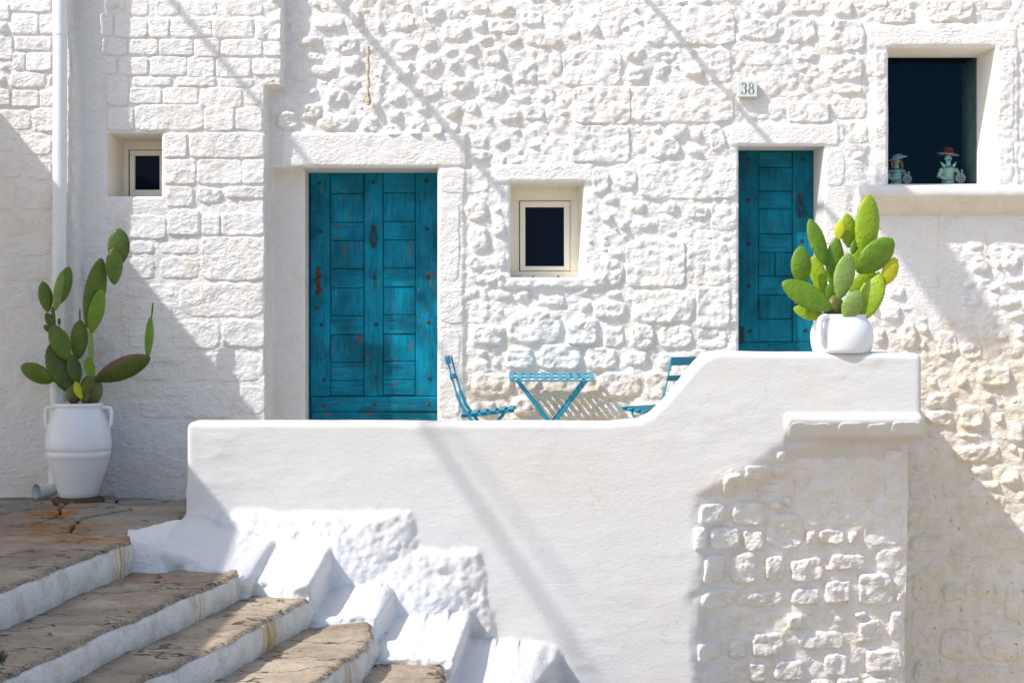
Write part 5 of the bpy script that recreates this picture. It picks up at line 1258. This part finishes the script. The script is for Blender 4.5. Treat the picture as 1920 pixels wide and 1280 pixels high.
# ------------------------------------------------------------------ furniture
def chair(name, loc, rz, label):
    e = empty(name, loc, label, "chair", "turquoise folding chairs on the terrace", rz=rz)
    for sy in (-1, 1):
        m = MB(); P = [(-.235, .80), (-.212, .70), (-.175, .57), (-.135, .47), (-.06, .37), (.22, 0.0)]
        for a, b_ in zip(P[:-1], P[1:]): m.bar((a[0], sy * .19, a[1]), (b_[0], sy * .19, b_[1]), .022 if a[1] < .6 else .012, .006)
        m.build("back_leg_frame", M_furn, e, local=True, smooth=False)
        m = MB(); m.bar((.13, sy * .165, .43), (-.22, sy * .165, 0), .020, .006); m.build("leg", M_furn, e, local=True, smooth=False)
        m = MB(); m.bar((-.145, sy * .178, .415), (.20, sy * .178, .455), .022, .006); m.build("seat_rail", M_furn, e, local=True, smooth=False)
    for i in range(6):
        t = i / 5; x = -.125 + .30 * t; z = .430 + .034 * t
        MB().box(x - .019, x + .019, -.20, .20, z - .004, z + .005, .002).build("seat_slat", M_furn, e, local=True, smooth=False)
    for (x, z, h) in ((-.228, .775, .055), (-.196, .665, .035)):
        m = MB()
        n = 9
        for i in range(n - 1):
            y0, y1 = -.205 + .41 * i / (n - 1), -.205 + .41 * (i + 1) / (n - 1)
            c0 = .012 * (1 - (2 * i / (n - 1) - 1) ** 2); c1_ = .012 * (1 - (2 * (i + 1) / (n - 1) - 1) ** 2)
            V = [(x - .012 - c0, y0, z - h / 2), (x - .012 - c1_, y1, z - h / 2), (x - .022 - c1_, y1, z + h / 2), (x - .022 - c0, y0, z + h / 2)]
            V += [(v[0] + .005, v[1], v[2]) for v in V]
            m.add(V, [(0, 1, 2, 3), (4, 7, 6, 5), (0, 4, 5, 1), (3, 2, 6, 7)] + ([(0, 3, 7, 4)] if i == 0 else []) + ([(1, 5, 6, 2)] if i == n - 2 else []))
        m.build("back_slat", M_furn, e, local=True, smooth=False)
    for (x, z) in ((.16, .075), (-.18, .06)):
        MB().tube([(x, -.17, z), (x, .17, z)], .006, 8).build("stretcher", M_furn, e, local=True)
    return e
chair("folding_chair", (X(909, -.55), -.55, -1.04), math.radians(-2), "turquoise slatted folding chair left of the table, seen side-on")
chair("folding_chair", (X(1243, -.50), -.50, -1.04), math.radians(180 - 46), "turquoise slatted folding chair half hidden behind the sloping parapet")
ty0, ty1 = -.40, -.075; tx0, tx1 = X(956, -.4), X(1114, -.4)
tb = empty("folding_table", ((tx0 + tx1) / 2, (ty0 + ty1) / 2, -1.04), "turquoise slatted folding table on crossed legs against the rubble wall", "table")
zf, zb_ = Z(709.5, ty0), Z(697.5, ty1)
for i in range(11):
    x = tx0 + .012 + (tx1 - tx0 - .024) * i / 10
    MB().bar((x, ty0 - .004, zf), (x, ty1, zb_), .034, .008, Vector((0, 0, 1))).build("slat", M_furn, tb, (x, ty0, zf), smooth=False)
for t in (0.0, .5, 1.0):
    yy = ty0 + (ty1 - ty0) * t; zz = zf + (zb_ - zf) * t - .008
    MB().box(tx0 - .003, tx1 + .003, yy - .012, yy + .012, zz - .011, zz, .002).build("cross_rail", M_furn, tb, (tx0, yy, zz), smooth=False)
for yy in (ty0 + .03, ty1 - .04):
    zt2 = zf - .015
    MB().bar((tx0 + .05, yy, zt2), (tx1 - .04, yy, -1.035), .024, .008).build("leg", M_furn, tb, (tx0, yy, -.7), smooth=False)
    MB().bar((tx1 - .05, yy + .03, zt2), (tx0 + .04, yy + .03, -1.035), .024, .008).build("leg", M_furn, tb, (tx1, yy, -.7), smooth=False)
MB().tube([((tx0 + tx1) / 2 + .005, ty0, -.70), ((tx0 + tx1) / 2 + .005, ty1, -.70)], .007, 8).build("pivot_rod", M_furn, tb, ((tx0 + tx1) / 2, -.2, -.7))

# ------------------------------------------------------------------ house number
M_plate = simple("plate_enamel", (.62, .64, .62), .35, .5, .06, 20)
yn = -.052
pl = MB().box(X(1383, yn), X(1420, yn), yn, yn + .05, Z(182, yn), Z(151, yn), .004).build("number_plate", M_plate, None, W(1401, 166, yn), smooth=False)
tag(pl, "small pale square plate with the number 38 on the wall above the narrow door", "house number")
def ribbon(pts, widths, ox_, oz_, sc):
    P = [Vector((p[0], p[1])) for p in pts]; V = []; Fc = []
    for i, p in enumerate(P):
        t = (P[min(i + 1, len(P) - 1)] - P[max(i - 1, 0)]).normalized(); n = Vector((-t.y, t.x)) * widths[i] / 2
        for sgn in (1, -1):
            v = p + n * sgn; V.append((ox_ + v.x * sc, yn - .0015, oz_ + v.y * sc))
    for i in range(len(P) - 1): Fc.append((2 * i, 2 * i + 1, 2 * i + 3, 2 * i + 2))
    return V, Fc
M_ink2 = simple("number_paint", (.16, .17, .17), .6, .3, .3, 60)
def loop(cx_, cy_, rx, ry, a0, a1, n, thin, fat):
    pts = []; w = []
    for t in np.linspace(a0, a1, n):
        pts.append((cx_ + rx * math.cos(t), cy_ + ry * math.sin(t))); w.append(thin + (fat - thin) * abs(math.cos(t)) ** 1.6)
    return pts, w
sc = .080; oz_ = Z(177, yn)
o3x = X(1390, yn); o8x = X(1403, yn)
m = MB()
m.add(*ribbon(*loop(.22, .76, .17, .22, math.radians(155), math.radians(-85), 22, .035, .13), o3x, oz_, sc))
m.add(*ribbon(*loop(.20, .28, .21, .27, math.radians(85), math.radians(-155), 24, .035, .15), o3x, oz_, sc))
def dot(cx_, cy_, r, ox_):
    n = 12; V = [(ox_ + (cx_ + r * math.cos(2 * math.pi * k / n)) * sc, yn - .0018, oz_ + (cy_ + r * math.sin(2 * math.pi * k / n)) * sc) for k in range(n)]
    m.add(V, [tuple(range(n))])
dot(.07, .84, .055, o3x); dot(.05, .19, .06, o3x)
m.build("numeral", M_ink2, pl, (o3x, yn, oz_), smooth=False)
m = MB()
m.add(*ribbon(*loop(.26, .76, .16, .215, 0, 2 * math.pi, 30, .035, .10), o8x, oz_, sc)); m.add(*ribbon(*loop(.26, .28, .20, .265, 0, 2 * math.pi, 34, .035, .13), o8x, oz_, sc))
m.build("numeral", M_ink2, pl, (o8x, yn, oz_), smooth=False)

# ------------------------------------------------------------------ hanging wire with its rusty rod
M_wire = simple("painted_wire", (.55, .52, .46), .7, .3, .3, 80)
hw = empty("hanging_wire", W(690, 90, -.06), "thin old wire ending in a flaking rusty rod on the rubble wall", "wire")
MB().tube([W(687 + .4 * math.sin(i) + i * .25, -60 + i * 15.5, -.065) for i in range(11)], .0028, 6).build("wire_strand", M_wire, hw, W(688, 20, -.065))
MB().tube([W(690.5 + 1.2 * math.sin(i * 1.9), 88 + i * 9, -.055) for i in range(13)], [.0095 + .003 * math.sin(i * 2.7) for i in range(13)], 9).build("rusty_rod", simple("flaking_rod", (.52, .40, .28), .9, .1, .55, 70, .004, 70), hw, W(690, 140, -.06))
MB().ell(W(691, 190, -.045), (.022, .02, .03)).build("rod_anchor", simple("rust_stained_mortar", (.55, .42, .28), .9, .1, .4, 60, .004, 50), hw, W(691, 190, -.045))
w2 = MB().tube([W(765, -60, -.055), W(765, 20, -.055), W(764.5, 56, -.05)], .003, 6).build("wire_end", M_wire, None, W(765, 0, -.055)); tag(w2, "short straight wire end hanging right of the rusty rod", "wire")
w3 = MB().tube([W(781, -60, -.05), W(782, -10, -.05), W(785, 22, -.05), W(797, 45, -.05), W(796, 62, -.045), W(783, 72, -.04)], .0035, 6).build("cable_end", M_wire, None, W(782, 0, -.05)); tag(w3, "curled pale cable end hooked beside the straight wire", "cable")

# ------------------------------------------------------------------ grass tuft on the step, bottom left
g = MB(); rr = random.Random(5)
gb = Vector((-2.13, -4.62, -1.372))
for i in range(160):
    a = rr.uniform(0, 6.28); r = rr.random() ** .6 * .09; p = gb + Vector((r * math.cos(a), r * math.sin(a), 0)); h = rr.uniform(.02, .06)
    l = Vector((rr.uniform(-1, 1), rr.uniform(-1, 1), 0)) * h * .5; wv = Vector((.003, .001, 0))
    g.add([p - wv, p + wv, p + l + Vector((0, 0, h))], [(0, 1, 2)])
M_grass = simple("green_moss", (.06, .11, .02), .8, .2, .4, 30)
tag(g.build("grass", M_grass, None, gb, smooth=False), kind="stuff")
